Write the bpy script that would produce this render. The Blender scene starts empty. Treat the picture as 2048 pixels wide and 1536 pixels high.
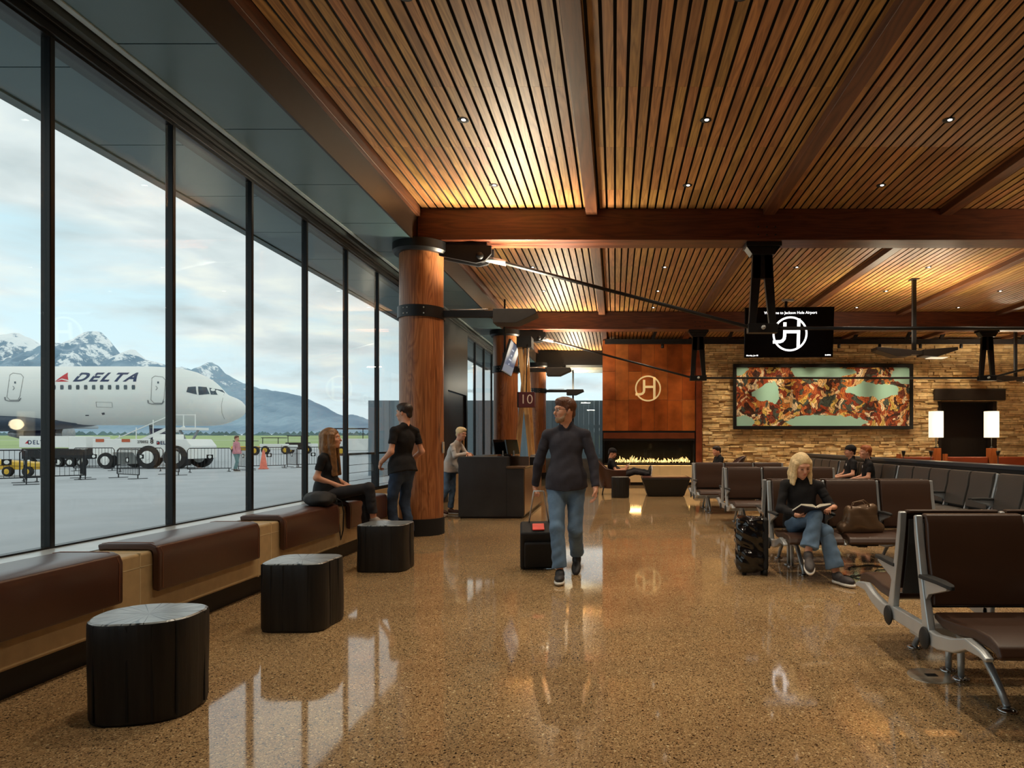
import bpy, math, random
import numpy as np
from mathutils import Vector, Matrix, Euler
random.seed(7)
COL = bpy.context.scene.collection
PI = math.pi
F, CH, VX, VY = 1330.0, 1.3, 1230.0, 885.0      # focal length (px), camera height, vanishing point
def at(px, py, Y):                                # a photo point at distance Y -> world
    return Vector(((px-VX)*Y/F, Y, CH-(py-VY)*Y/F))
def lin(c):
    c = c/255.0
    return c/12.92 if c <= .04045 else ((c+.055)/1.055)**2.4
def C(r, g, b): return (lin(r), lin(g), lin(b), 1)

# ---------------------------------------------------------------- mesh helpers
class MB:
    def __init__(s): s.v = []; s.f = []
    def add(s, vs, fs):
        n = len(s.v); s.v += [tuple(v) for v in vs]; s.f += [tuple(i+n for i in f) for f in fs]; return s
    def box(s, x0, x1, y0, y1, z0, z1):
        return s.add([(x0,y0,z0),(x1,y0,z0),(x1,y1,z0),(x0,y1,z0),(x0,y0,z1),(x1,y0,z1),(x1,y1,z1),(x0,y1,z1)],
              [(0,3,2,1),(4,5,6,7),(0,1,5,4),(1,2,6,5),(2,3,7,6),(3,0,4,7)])
    def hexa(s, p):
        return s.add(p, [(0,3,2,1),(4,5,6,7),(0,1,5,4),(1,2,6,5),(2,3,7,6),(3,0,4,7)])
    def bar(s, a, b, w, h, up=(0,0,1)):
        a = Vector(a); b = Vector(b); d = (b-a).normalized(); u = Vector(up)
        if abs(d.dot(u)) > .98: u = Vector((0,1,0))
        r = d.cross(u).normalized()*w/2; u = r.cross(d).normalized()*h/2
        return s.hexa([a-r-u, a+r-u, b+r-u, b-r-u, a-r+u, a+r+u, b+r+u, b-r+u])
    def prism(s, poly, a, b, axis='x'):
        n = len(poly)
        m = {'x': lambda t,p:(t,p[0],p[1]), 'y': lambda t,p:(p[0],t,p[1]), 'z': lambda t,p:(p[0],p[1],t)}[axis]
        vs = [m(a,p) for p in poly]+[m(b,p) for p in poly]
        fs = [tuple(range(n)), tuple(range(2*n-1, n-1, -1))]+[(i,i+n,(i+1)%n+n,(i+1)%n) for i in range(n)]
        return s.add(vs, fs)
    def strip(s, path, half, a, b, axis='x'):    # a line of given half thickness, extruded
        n = len(path); L = []; R = []
        if not hasattr(half, '__len__'): half = [half]*n
        for i in range(n):
            p0 = path[max(0,i-1)]; p1 = path[min(n-1,i+1)]
            dx, dy = p1[0]-p0[0], p1[1]-p0[1]; l = math.hypot(dx,dy) or 1
            nx, ny = -dy/l*half[i], dx/l*half[i]
            L.append((path[i][0]+nx, path[i][1]+ny)); R.append((path[i][0]-nx, path[i][1]-ny))
        m = {'x': lambda t,p:(t,p[0],p[1]), 'y': lambda t,p:(p[0],t,p[1]), 'z': lambda t,p:(p[0],p[1],t)}[axis]
        vs = [];
        for i in range(n): vs += [m(a,L[i]), m(a,R[i]), m(b,R[i]), m(b,L[i])]
        fs = [(0,1,2,3), tuple(4*(n-1)+k for k in (3,2,1,0))]
        for i in range(n-1):
            for k in range(4): fs.append((4*i+k, 4*(i+1)+k, 4*(i+1)+(k+1)%4, 4*i+(k+1)%4))
        return s.add(vs, fs)
    def tube(s, pts, r, seg=10, cap=True):
        pts = [Vector(p) for p in pts]; n = len(pts)
        if not hasattr(r, '__len__'): r = [r]*n
        d0 = (pts[1]-pts[0]).normalized(); u = Vector((0,0,1))
        if abs(d0.dot(u)) > .9: u = Vector((1,0,0))
        u = (u-d0*u.dot(d0)).normalized(); vs = []; fs = []
        for i in range(n):
            d = (pts[min(n-1,i+1)]-pts[max(0,i-1)]).normalized()
            u = (u-d*u.dot(d)).normalized(); w = d.cross(u)
            for k in range(seg):
                t = 2*PI*k/seg; vs.append(pts[i]+(u*math.cos(t)+w*math.sin(t))*r[i])
        for i in range(n-1):
            for k in range(seg): fs.append((i*seg+k, i*seg+(k+1)%seg, (i+1)*seg+(k+1)%seg, (i+1)*seg+k))
        if cap: fs += [tuple(range(seg-1,-1,-1)), tuple((n-1)*seg+k for k in range(seg))]
        return s.add(vs, fs)
    def lathe(s, prof, c=(0,0,0), seg=32, axis='z'):
        c = Vector(c); vs = []; fs = []; n = len(prof)
        m = {'z': lambda r,t,h: Vector((r*math.cos(t), r*math.sin(t), h)), 'x': lambda r,t,h: Vector((h, r*math.cos(t), r*math.sin(t))),
             'y': lambda r,t,h: Vector((r*math.sin(t), h, r*math.cos(t)))}[axis]
        for (r, h) in prof:
            for k in range(seg): vs.append(c+m(max(r,1e-4), 2*PI*k/seg, h))
        for i in range(n-1):
            for k in range(seg): fs.append((i*seg+k, i*seg+(k+1)%seg, (i+1)*seg+(k+1)%seg, (i+1)*seg+k))
        fs += [tuple(range(seg-1,-1,-1)), tuple((n-1)*seg+k for k in range(seg))]
        return s.add(vs, fs)
    def ball(s, c, r, seg=14, rings=8):
        if not hasattr(r, '__len__'): r = (r,r,r)
        prof = [(math.sin(PI*i/rings), -math.cos(PI*i/rings)) for i in range(rings+1)]
        t = MB().lathe(prof, (0,0,0), seg)
        return s.add([(c[0]+v[0]*r[0], c[1]+v[1]*r[1], c[2]+v[2]*r[2]) for v in t.v], t.f)
    def xf(s, M):
        s.v = [tuple(M @ Vector(v)) for v in s.v]; return s
    def build(s, name, mat, parent=None, smooth=False, bevel=0, loc=None, seg=2, sub=0):
        me = bpy.data.meshes.new(name); me.from_pydata(s.v, [], s.f); me.update()
        o = bpy.data.objects.new(name, me); COL.objects.link(o)
        if mat: me.materials.append(mat)
        fixn(me)
        if smooth: me.polygons.foreach_set('use_smooth', [True]*len(me.polygons))
        if loc: o.location = loc
        if parent: o.parent = parent
        if bevel:
            b = o.modifiers.new('b','BEVEL'); b.width = bevel; b.segments = seg; b.limit_method = 'ANGLE'; b.angle_limit = .6
            if smooth or seg > 1:
                me.polygons.foreach_set('use_smooth', [True]*len(me.polygons)); b.harden_normals = True
        elif smooth == 'auto':
            pass
        if sub: m = o.modifiers.new('s','SUBSURF'); m.levels = sub; m.render_levels = sub
        return o
def fixn(me):
    import bmesh
    bm = bmesh.new(); bm.from_mesh(me); bmesh.ops.recalc_face_normals(bm, faces=bm.faces); bm.to_mesh(me); bm.free()
def sharp(o, ang=.6):
    import bmesh
    bm = bmesh.new(); bm.from_mesh(o.data)
    for e in bm.edges:
        if len(e.link_faces) == 2 and e.calc_face_angle() > ang: e.smooth = False
    bm.to_mesh(o.data); bm.free(); return o
def tag(o, label=None, cat=None, group=None, kind=None):
    if label: o['label'] = label
    if cat: o['category'] = cat
    if group: o['group'] = group
    if kind: o['kind'] = kind
    return o
def empty(name, loc=(0,0,0), rz=0, label=None, cat=None, group=None, kind=None, parent=None):
    o = bpy.data.objects.new(name, None); COL.objects.link(o); o.empty_display_size = .1
    o.location = loc; o.rotation_euler = (0,0,rz)
    if parent: o.parent = parent
    return tag(o, label, cat, group, kind)
def copy_tree(o, parent=None):
    c = o.copy(); COL.objects.link(c)
    if parent: c.parent = parent
    for ch in o.children: copy_tree(ch, c)
    return c
def textmesh(body, size, bold=0, shear=0, align='CENTER', ext=0.0, space=1.0):
    cu = bpy.data.curves.new('t','FONT'); cu.body = body; cu.size = size; cu.offset = bold; cu.shear = shear; cu.space_character = space
    cu.align_x = align; cu.align_y = 'CENTER'; cu.extrude = ext; cu.resolution_u = 4
    ob = bpy.data.objects.new('t', cu); COL.objects.link(ob)
    bpy.context.view_layer.update()
    me = bpy.data.meshes.new_from_object(ob.evaluated_get(bpy.context.evaluated_depsgraph_get()))
    m = MB(); m.v = [tuple(v.co) for v in me.vertices]; m.f = [tuple(p.vertices) for p in me.polygons]
    bpy.data.objects.remove(ob); bpy.data.curves.remove(cu); bpy.data.meshes.remove(me)
    return m
def text_xz(body, size, x, y, z, **k):            # text facing -Y
    m = textmesh(body, size, **k); m.v = [(v[0]+x, y-v[2], v[1]+z) for v in m.v]; return m

# ---------------------------------------------------------------- materials
def newmat(name):
    m = bpy.data.materials.new(name); m.use_nodes = True; nt = m.node_tree
    b = nt.nodes['Principled BSDF']; return m, nt, b
def nd(nt, t, **k):
    n = nt.nodes.new(t)
    for a, v in k.items():
        if a in n.inputs: n.inputs[a].default_value = v
        else: setattr(n, a, v)
    return n
def ramp(nt, stops, interp='LINEAR'):
    r = nt.nodes.new('ShaderNodeValToRGB'); e = r.color_ramp.elements; r.color_ramp.interpolation = interp
    e[0].position, e[0].color = stops[0]; e[1].position, e[1].color = stops[1]
    for p, c in stops[2:]: x = e.new(p); x.color = c
    return r
def mul(c, f): return (min(c[0]*f,1), min(c[1]*f,1), min(c[2]*f,1), 1)
def simple(name, c, rough=.5, metal=0, var=.12, scale=8, bump=0, spec=.5, coat=0, emit=None, es=0, sheen=0):
    m, nt, b = newmat(name)
    tc = nd(nt, 'ShaderNodeTexCoord'); no = nd(nt, 'ShaderNodeTexNoise', Scale=scale, Detail=5.0)
    nt.links.new(tc.outputs['Object'], no.inputs['Vector'])
    r = ramp(nt, [(.3, mul(c,1-var)), (.7, mul(c,1+var))]); nt.links.new(no.outputs['Fac'], r.inputs[0])
    nt.links.new(r.outputs[0], b.inputs['Base Color'])
    b.inputs['Roughness'].default_value = rough; b.inputs['Metallic'].default_value = metal
    b.inputs['Specular IOR Level'].default_value = spec; b.inputs['Coat Weight'].default_value = coat; b.inputs['Coat Roughness'].default_value = .1 if coat > .5 else .32
    if sheen: b.inputs['Sheen Weight'].default_value = sheen
    if emit: b.inputs['Emission Color'].default_value = emit; b.inputs['Emission Strength'].default_value = es
    if bump:
        n2 = nd(nt, 'ShaderNodeTexNoise', Scale=scale*12, Detail=3.0); nt.links.new(tc.outputs['Object'], n2.inputs['Vector'])
        bp = nd(nt, 'ShaderNodeBump', Strength=bump, Distance=.004); nt.links.new(n2.outputs['Fac'], bp.inputs['Height'])
        nt.links.new(bp.outputs[0], b.inputs['Normal'])
    return m
def wood(name, cols, stretch=(14,.7,14), rough=.4, island=.0, coat=0, bump=.15, rings=2.2):
    m, nt, b = newmat(name); L = nt.links
    tc = nd(nt, 'ShaderNodeTexCoord'); geo = nd(nt, 'ShaderNodeNewGeometry')
    off = nd(nt, 'ShaderNodeVectorMath', operation='SCALE'); 
    cmb = nd(nt, 'ShaderNodeCombineXYZ'); 
    for i in range(3): L.new(geo.outputs['Random Per Island'], cmb.inputs[i])
    L.new(cmb.outputs[0], off.inputs[0]); off.inputs['Scale'].default_value = 37.0
    ad = nd(nt, 'ShaderNodeVectorMath', operation='ADD'); L.new(tc.outputs['Object'], ad.inputs[0]); L.new(off.outputs[0], ad.inputs[1])
    mp = nd(nt, 'ShaderNodeMapping'); mp.inputs['Scale'].default_value = stretch; L.new(ad.outputs[0], mp.inputs[0])
    n1 = nd(nt, 'ShaderNodeTexNoise', Scale=.5, Detail=2.0, Distortion=.4); L.new(mp.outputs[0], n1.inputs['Vector'])
    mu = nd(nt, 'ShaderNodeMath', operation='MULTIPLY'); mu.inputs[1].default_value = rings*6; L.new(n1.outputs['Fac'], mu.inputs[0])
    fr = nd(nt, 'ShaderNodeMath', operation='PINGPONG'); fr.inputs[1].default_value = 1; L.new(mu.outputs[0], fr.inputs[0])
    n2 = nd(nt, 'ShaderNodeTexNoise', Scale=6.0, Detail=6.0); L.new(mp.outputs[0], n2.inputs['Vector'])
    mx = nd(nt, 'ShaderNodeMix', data_type='FLOAT'); mx.inputs[0].default_value = .5
    L.new(fr.outputs[0], mx.inputs[2]); L.new(n2.outputs['Fac'], mx.inputs[3])
    r = ramp(nt, [(.2, cols[0]), (.8, cols[1])]); L.new(mx.outputs[0], r.inputs[0])
    out = r.outputs[0]
    if island:
        hs = nd(nt, 'ShaderNodeHueSaturation'); mr = nd(nt, 'ShaderNodeMapRange'); mr.inputs[3].default_value = 1-island; mr.inputs[4].default_value = 1+island
        L.new(geo.outputs['Random Per Island'], mr.inputs[0]); L.new(mr.outputs[0], hs.inputs['Value'])
        mr2 = nd(nt, 'ShaderNodeMapRange'); mr2.inputs[3].default_value = .515; mr2.inputs[4].default_value = .49
        w = nd(nt, 'ShaderNodeTexWhiteNoise', noise_dimensions='1D'); L.new(geo.outputs['Random Per Island'], w.inputs['W'])
        L.new(w.outputs['Value'], mr2.inputs[0]); L.new(mr2.outputs[0], hs.inputs['Hue'])
        L.new(out, hs.inputs['Color']); out = hs.outputs[0]
    L.new(out, b.inputs['Base Color']); b.inputs['Roughness'].default_value = rough; b.inputs['Coat Weight'].default_value = coat
    b.inputs['Coat Roughness'].default_value = .25
    if bump:
        bp = nd(nt, 'ShaderNodeBump', Strength=bump, Distance=.003); L.new(n2.outputs['Fac'], bp.inputs['Height']); L.new(bp.outputs[0], b.inputs['Normal'])
    return m
def emis(name, c, s):
    m, nt, b = newmat(name); b.inputs['Base Color'].default_value = mul(c,.6)
    b.inputs['Emission Color'].default_value = c; b.inputs['Emission Strength'].default_value = s; return m
M = {}
def floor_mat():
    m, nt, b = newmat('polished_aggregate'); L = nt.links; tc = nd(nt, 'ShaderNodeTexCoord')
    v1 = nd(nt, 'ShaderNodeTexVoronoi', Scale=75.0); L.new(tc.outputs['Object'], v1.inputs['Vector'])
    v2 = nd(nt, 'ShaderNodeTexVoronoi', Scale=190.0); L.new(tc.outputs['Object'], v2.inputs['Vector'])
    s1 = nd(nt, 'ShaderNodeSeparateColor'); L.new(v1.outputs['Color'], s1.inputs[0])
    s2 = nd(nt, 'ShaderNodeSeparateColor'); L.new(v2.outputs['Color'], s2.inputs[0])
    A = C(180,148,108)
    r1 = ramp(nt, [(0, C(30,22,16)), (.10, C(98,76,54)), (.24, mul(A,.72)), (.62, A), (.88, C(196,166,122)), (.955, C(226,206,164))], 'CONSTANT'); L.new(s1.outputs[0], r1.inputs[0])
    r2 = ramp(nt, [(0, C(84,64,46)), (.12, mul(A,.70)), (.55, mul(A,.95)), (.9, C(214,186,142))], 'CONSTANT'); L.new(s2.outputs[1], r2.inputs[0])
    # mask: only some of the big aggregate shows
    mk = nd(nt, 'ShaderNodeMath', operation='GREATER_THAN'); mk.inputs[1].default_value = .60; L.new(s1.outputs[2], mk.inputs[0])
    ds = nd(nt, 'ShaderNodeMath', operation='LESS_THAN'); ds.inputs[1].default_value = .42; L.new(v1.outputs['Distance'], ds.inputs[0])
    mm = nd(nt, 'ShaderNodeMath', operation='MULTIPLY'); L.new(mk.outputs[0], mm.inputs[0]); L.new(ds.outputs[0], mm.inputs[1])
    mx = nd(nt, 'ShaderNodeMix', data_type='RGBA'); L.new(mm.outputs[0], mx.inputs[0]); L.new(r2.outputs[0], mx.inputs[6]); L.new(r1.outputs[0], mx.inputs[7])
    n = nd(nt, 'ShaderNodeTexNoise', Scale=.8, Detail=6.0, Roughness=.62); L.new(tc.outputs['Object'], n.inputs['Vector'])
    r3 = ramp(nt, [(.3, (.78,.74,.7,1)), (.7, (1.12,1.12,1.08,1))]); L.new(n.outputs['Fac'], r3.inputs[0])
    m2 = nd(nt, 'ShaderNodeMix', data_type='RGBA', blend_type='MULTIPLY'); m2.inputs[0].default_value = 1; L.new(mx.outputs[2], m2.inputs[6]); L.new(r3.outputs[0], m2.inputs[7])
    L.new(m2.outputs[2], b.inputs['Base Color'])
    n4 = nd(nt, 'ShaderNodeTexNoise', Scale=3.0, Detail=8.0); L.new(tc.outputs['Object'], n4.inputs['Vector'])
    rr = nd(nt, 'ShaderNodeMapRange'); rr.inputs[3].default_value = .02; rr.inputs[4].default_value = .09; L.new(n4.outputs['Fac'], rr.inputs[0]); L.new(rr.outputs[0], b.inputs['Roughness'])
    b.inputs['Specular IOR Level'].default_value = .95
    bp = nd(nt, 'ShaderNodeBump', Strength=.04, Distance=.002); L.new(n4.outputs['Fac'], bp.inputs['Height']); L.new(bp.outputs[0], b.inputs['Normal'])
    return m
def island_mat(name, stops, rough=.8, nscale=9, namp=.35, bump=.5, metal=0):
    m, nt, b = newmat(name); L = nt.links; tc = nd(nt, 'ShaderNodeTexCoord'); g = nd(nt, 'ShaderNodeNewGeometry')
    r = ramp(nt, stops); L.new(g.outputs['Random Per Island'], r.inputs[0])
    n = nd(nt, 'ShaderNodeTexNoise', Scale=nscale, Detail=7.0); L.new(tc.outputs['Object'], n.inputs['Vector'])
    r2 = ramp(nt, [(.3, (1-namp,1-namp,1-namp,1)), (.7, (1+namp*.6,1+namp*.6,1+namp*.6,1))]); L.new(n.outputs['Fac'], r2.inputs[0])
    mx = nd(nt, 'ShaderNodeMix', data_type='RGBA', blend_type='MULTIPLY'); mx.inputs[0].default_value = 1
    L.new(r.outputs[0], mx.inputs[6]); L.new(r2.outputs[0], mx.inputs[7]); L.new(mx.outputs[2], b.inputs['Base Color'])
    b.inputs['Roughness'].default_value = rough; b.inputs['Metallic'].default_value = metal
    if bump:
        bp = nd(nt, 'ShaderNodeBump', Strength=bump, Distance=.01); L.new(n.outputs['Fac'], bp.inputs['Height']); L.new(bp.outputs[0], b.inputs['Normal'])
    return m
def glass_mat(name, tint=(.93,.97,.97,1)):
    m, nt, b = newmat(name); nt.nodes.remove(b); L = nt.links; out = nt.nodes['Material Output']
    t = nd(nt, 'ShaderNodeBsdfTransparent'); t.inputs[0].default_value = tint
    g = nd(nt, 'ShaderNodeBsdfGlossy', Roughness=.0); f = nd(nt, 'ShaderNodeLayerWeight', Blend=.5)
    pw = nd(nt, 'ShaderNodeMath', operation='POWER'); pw.inputs[1].default_value = 5; L.new(f.outputs['Facing'], pw.inputs[0])
    ma = nd(nt, 'ShaderNodeMath', operation='MULTIPLY_ADD'); ma.inputs[1].default_value = .8; ma.inputs[2].default_value = .022; L.new(pw.outputs[0], ma.inputs[0])
    mx = nd(nt, 'ShaderNodeMixShader'); L.new(ma.outputs[0], mx.inputs[0]); L.new(t.outputs[0], mx.inputs[1]); L.new(g.outputs[0], mx.inputs[2]); L.new(mx.outputs[0], out.inputs[0])
    return m
def painting_mat():
    m, nt, b = newmat('mural_paint'); L = nt.links; tc = nd(nt, 'ShaderNodeTexCoord')
    n0 = nd(nt, 'ShaderNodeTexNoise', Scale=1.6, Detail=3.0); L.new(tc.outputs['Object'], n0.inputs['Vector'])
    ad = nd(nt, 'ShaderNodeVectorMath', operation='MULTIPLY_ADD'); L.new(n0.outputs['Color'], ad.inputs[0]); ad.inputs[1].default_value = (1.1,1.1,1.1); L.new(tc.outputs['Object'], ad.inputs[2])
    v = nd(nt, 'ShaderNodeTexVoronoi', Scale=7.0); L.new(ad.outputs[0], v.inputs['Vector'])
    s = nd(nt, 'ShaderNodeSeparateColor'); L.new(v.outputs['Color'], s.inputs[0])
    r = ramp(nt, [(0, C(70,34,22)), (.13, C(150,62,28)), (.27, C(196,120,52)), (.38, C(226,190,136)), (.5, C(70,84,80)), (.6, C(184,96,50)), (.7, C(216,190,104)), (.8, C(120,62,46)), (.87, C(240,226,196))], 'CONSTANT'); L.new(s.outputs[0], r.inputs[0])
    w = nd(nt, 'ShaderNodeTexWave', Scale=4.5, Distortion=12.0, Detail=4.0); L.new(ad.outputs[0], w.inputs['Vector'])
    r2 = ramp(nt, [(.1, (.35,.3,.28,1)), (.6, (1.15,1.1,1.05,1))]); L.new(w.outputs['Fac'], r2.inputs[0])
    mx = nd(nt, 'ShaderNodeMix', data_type='RGBA', blend_type='MULTIPLY'); mx.inputs[0].default_value = .85; L.new(r.outputs[0], mx.inputs[6]); L.new(r2.outputs[0], mx.inputs[7])
    n3 = nd(nt, 'ShaderNodeTexNoise', Scale=2.2, Detail=5.0); L.new(tc.outputs['Object'], n3.inputs['Vector'])
    wv = nd(nt, 'ShaderNodeVectorMath', operation='MULTIPLY_ADD'); L.new(n3.outputs['Color'], wv.inputs[0]); wv.inputs[1].default_value = (.7,0,.5); L.new(tc.outputs['Object'], wv.inputs[2])
    prev = None
    for (cx,cz,a,c) in ((-1.72,.13,.42,.30),(1.55,.2,.75,.24),(.1,-.78,1.3,.20),(.0,.74,1.0,.20),(-2.5,-.8,.35,.22),(2.45,.7,.3,.3),(-2.5,.75,.22,.2)):
        mp = nd(nt, 'ShaderNodeMapping'); mp.inputs['Location'].default_value = (-(cx+.35)/a,0,-(cz+.25)/c); mp.inputs['Scale'].default_value = (1/a,0,1/c); L.new(wv.outputs[0], mp.inputs[0])
        ln = nd(nt, 'ShaderNodeVectorMath', operation='LENGTH'); L.new(mp.outputs[0], ln.inputs[0]); cur = ln.outputs['Value']
        if prev is not None: mi = nd(nt, 'ShaderNodeMath', operation='MINIMUM'); L.new(prev, mi.inputs[0]); L.new(cur, mi.inputs[1]); cur = mi.outputs[0]
        prev = cur
    r3 = ramp(nt, [(.96, (1,1,1,1)), (.99, (0,0,0,1))]); L.new(prev, r3.inputs[0])
    m2 = nd(nt, 'ShaderNodeMix', data_type='RGBA'); L.new(r3.outputs[0], m2.inputs[0]); L.new(mx.outputs[2], m2.inputs[6]); m2.inputs[7].default_value = C(158,204,192)
    L.new(m2.outputs[2], b.inputs['Base Color']); b.inputs['Roughness'].default_value = .55
    return m
def log_mat():
    m, nt, b = newmat('peeled_log'); L = nt.links; tc = nd(nt, 'ShaderNodeTexCoord')
    mp = nd(nt, 'ShaderNodeMapping'); mp.inputs['Scale'].default_value = (5,5,.45); L.new(tc.outputs['Object'], mp.inputs[0])
    n = nd(nt, 'ShaderNodeTexNoise', Scale=1.3, Detail=3.0, Distortion=.8); L.new(mp.outputs[0], n.inputs['Vector'])
    mu = nd(nt, 'ShaderNodeMath', operation='MULTIPLY'); mu.inputs[1].default_value = 20; L.new(n.outputs['Fac'], mu.inputs[0])
    pp = nd(nt, 'ShaderNodeMath', operation='PINGPONG'); pp.inputs[1].default_value = 1; L.new(mu.outputs[0], pp.inputs[0])
    mp2 = nd(nt, 'ShaderNodeMapping'); mp2.inputs['Scale'].default_value = (30,30,.5); L.new(tc.outputs['Object'], mp2.inputs[0])
    n2 = nd(nt, 'ShaderNodeTexNoise', Scale=1.5, Detail=6.0); L.new(mp2.outputs[0], n2.inputs['Vector'])
    mx = nd(nt, 'ShaderNodeMix', data_type='FLOAT'); mx.inputs[0].default_value = .6; L.new(pp.outputs[0], mx.inputs[2]); L.new(n2.outputs['Fac'], mx.inputs[3])
    r = ramp(nt, [(.2, C(124,72,42)), (.5, C(156,98,58)), (.85, C(180,120,76))]); L.new(mx.outputs[0], r.inputs[0])
    # checks: fine dark vertical cracks
    mp3 = nd(nt, 'ShaderNodeMapping'); mp3.inputs['Scale'].default_value = (9,9,.13); L.new(tc.outputs['Object'], mp3.inputs[0])
    v = nd(nt, 'ShaderNodeTexVoronoi', Scale=1.0, feature='DISTANCE_TO_EDGE'); L.new(mp3.outputs[0], v.inputs['Vector'])
    r3 = ramp(nt, [(.006, (.25,.2,.18,1)), (.014, (1,1,1,1))]); L.new(v.outputs['Distance'], r3.inputs[0])
    m2 = nd(nt, 'ShaderNodeMix', data_type='RGBA', blend_type='MULTIPLY'); m2.inputs[0].default_value = .8; L.new(r.outputs[0], m2.inputs[6]); L.new(r3.outputs[0], m2.inputs[7])
    L.new(m2.outputs[2], b.inputs['Base Color']); b.inputs['Roughness'].default_value = .38
    bp = nd(nt, 'ShaderNodeBump', Strength=.25, Distance=.004); L.new(mx.outputs[0], bp.inputs['Height']); L.new(bp.outputs[0], b.inputs['Normal'])
    return m
def char_mat():      # charred timber, side and top
    m, nt, b = newmat('charred_timber'); L = nt.links; tc = nd(nt, 'ShaderNodeTexCoord')
    mp = nd(nt, 'ShaderNodeMapping'); mp.inputs['Scale'].default_value = (28,28,1.6); L.new(tc.outputs['Object'], mp.inputs[0])
    n = nd(nt, 'ShaderNodeTexNoise', Scale=1.0, Detail=7.0); L.new(mp.outputs[0], n.inputs['Vector'])
    r = ramp(nt, [(.35, C(7,6,6)), (.75, C(32,29,27))]); L.new(n.outputs['Fac'], r.inputs[0]); L.new(r.outputs[0], b.inputs['Base Color'])
    b.inputs['Roughness'].default_value = .5
    bp = nd(nt, 'ShaderNodeBump', Strength=.7, Distance=.006); L.new(n.outputs['Fac'], bp.inputs['Height']); L.new(bp.outputs[0], b.inputs['Normal'])
    return m
def chartop_mat():
    m, nt, b = newmat('charred_end_grain_sheen'); L = nt.links; tc = nd(nt, 'ShaderNodeTexCoord')
    s = nd(nt, 'ShaderNodeSeparateXYZ'); L.new(tc.outputs['Object'], s.inputs[0])
    a = nd(nt, 'ShaderNodeMath', operation='ARCTAN2'); L.new(s.outputs[0], a.inputs[0]); L.new(s.outputs[1], a.inputs[1])
    le = nd(nt, 'ShaderNodeVectorMath', operation='LENGTH'); L.new(tc.outputs['Object'], le.inputs[0])
    cb = nd(nt, 'ShaderNodeCombineXYZ'); L.new(a.outputs[0], cb.inputs[0]); 
    m3 = nd(nt, 'ShaderNodeMath', operation='MULTIPLY'); m3.inputs[1].default_value = 1.5; L.new(le.outputs['Value'], m3.inputs[0]); L.new(m3.outputs[0], cb.inputs[1])
    v = nd(nt, 'ShaderNodeTexVoronoi', Scale=2.6, feature='DISTANCE_TO_EDGE'); L.new(cb.outputs[0], v.inputs['Vector'])
    r = ramp(nt, [(.014, C(5,5,5)), (.04, C(134,138,138))]); L.new(v.outputs['Distance'], r.inputs[0])  # pale grey between the cracks: sky reflection lightened into the top's colour
    n = nd(nt, 'ShaderNodeTexNoise', Scale=14.0, Detail=6.0); L.new(tc.outputs['Object'], n.inputs['Vector'])
    r2 = ramp(nt, [(.3,(.6,.6,.6,1)), (.7,(1.1,1.1,1.1,1))]); L.new(n.outputs['Fac'], r2.inputs[0])
    mx = nd(nt, 'ShaderNodeMix', data_type='RGBA', blend_type='MULTIPLY'); mx.inputs[0].default_value = 1; L.new(r.outputs[0], mx.inputs[6]); L.new(r2.outputs[0], mx.inputs[7])
    L.new(mx.outputs[2], b.inputs['Base Color']); b.inputs['Roughness'].default_value = .32; b.inputs['Coat Weight'].default_value = .5; b.inputs['Coat Roughness'].default_value = .25
    bp = nd(nt, 'ShaderNodeBump', Strength=.5, Distance=.004); L.new(r.outputs[0], bp.inputs['Height']); L.new(bp.outputs[0], b.inputs['Normal'])
    return m
def mountain_mat():
    m, nt, b = newmat('hazy_snowy_rock'); L = nt.links; tc = nd(nt, 'ShaderNodeTexCoord'); g = nd(nt, 'ShaderNodeNewGeometry')
    n = nd(nt, 'ShaderNodeTexNoise', Scale=.011, Detail=12.0, Roughness=.72); L.new(tc.outputs['Object'], n.inputs['Vector'])
    s = nd(nt, 'ShaderNodeSeparateXYZ'); L.new(tc.outputs['Object'], s.inputs[0])
    h = nd(nt, 'ShaderNodeMapRange'); h.inputs[1].default_value = 120; h.inputs[2].default_value = 430; h.inputs[3].default_value = -.22; h.inputs[4].default_value = .07; L.new(s.outputs[2], h.inputs[0])
    ad = nd(nt, 'ShaderNodeMath', operation='ADD'); L.new(n.outputs['Fac'], ad.inputs[0]); L.new(h.outputs[0], ad.inputs[1])
    r = ramp(nt, [(.47, (0,0,0,1)), (.51, (1,1,1,1))]); L.new(ad.outputs[0], r.inputs[0])
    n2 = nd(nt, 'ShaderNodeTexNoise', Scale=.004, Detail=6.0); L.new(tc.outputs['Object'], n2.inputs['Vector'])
    r2 = ramp(nt, [(.3, C(122,150,172)), (.7, C(164,188,204))]); L.new(n2.outputs['Fac'], r2.inputs[0])  # rock tones paled and blued: distance haze painted into the colour
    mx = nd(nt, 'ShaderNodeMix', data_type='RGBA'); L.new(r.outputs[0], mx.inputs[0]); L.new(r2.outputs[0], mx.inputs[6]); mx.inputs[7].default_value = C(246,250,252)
    L.new(mx.outputs[2], b.inputs['Base Color']); b.inputs['Roughness'].default_value = .9
    return m
def fence_mat():
    m, nt, b = newmat('vertical_fence_boards'); L = nt.links; tc = nd(nt, 'ShaderNodeTexCoord'); g = nd(nt, 'ShaderNodeNewGeometry')
    r = ramp(nt, [(0, C(108,122,132)), (1, C(138,152,160))]); L.new(g.outputs['Random Per Island'], r.inputs[0]); L.new(r.outputs[0], b.inputs['Base Color'])
    b.inputs['Roughness'].default_value = .7; return m

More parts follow.
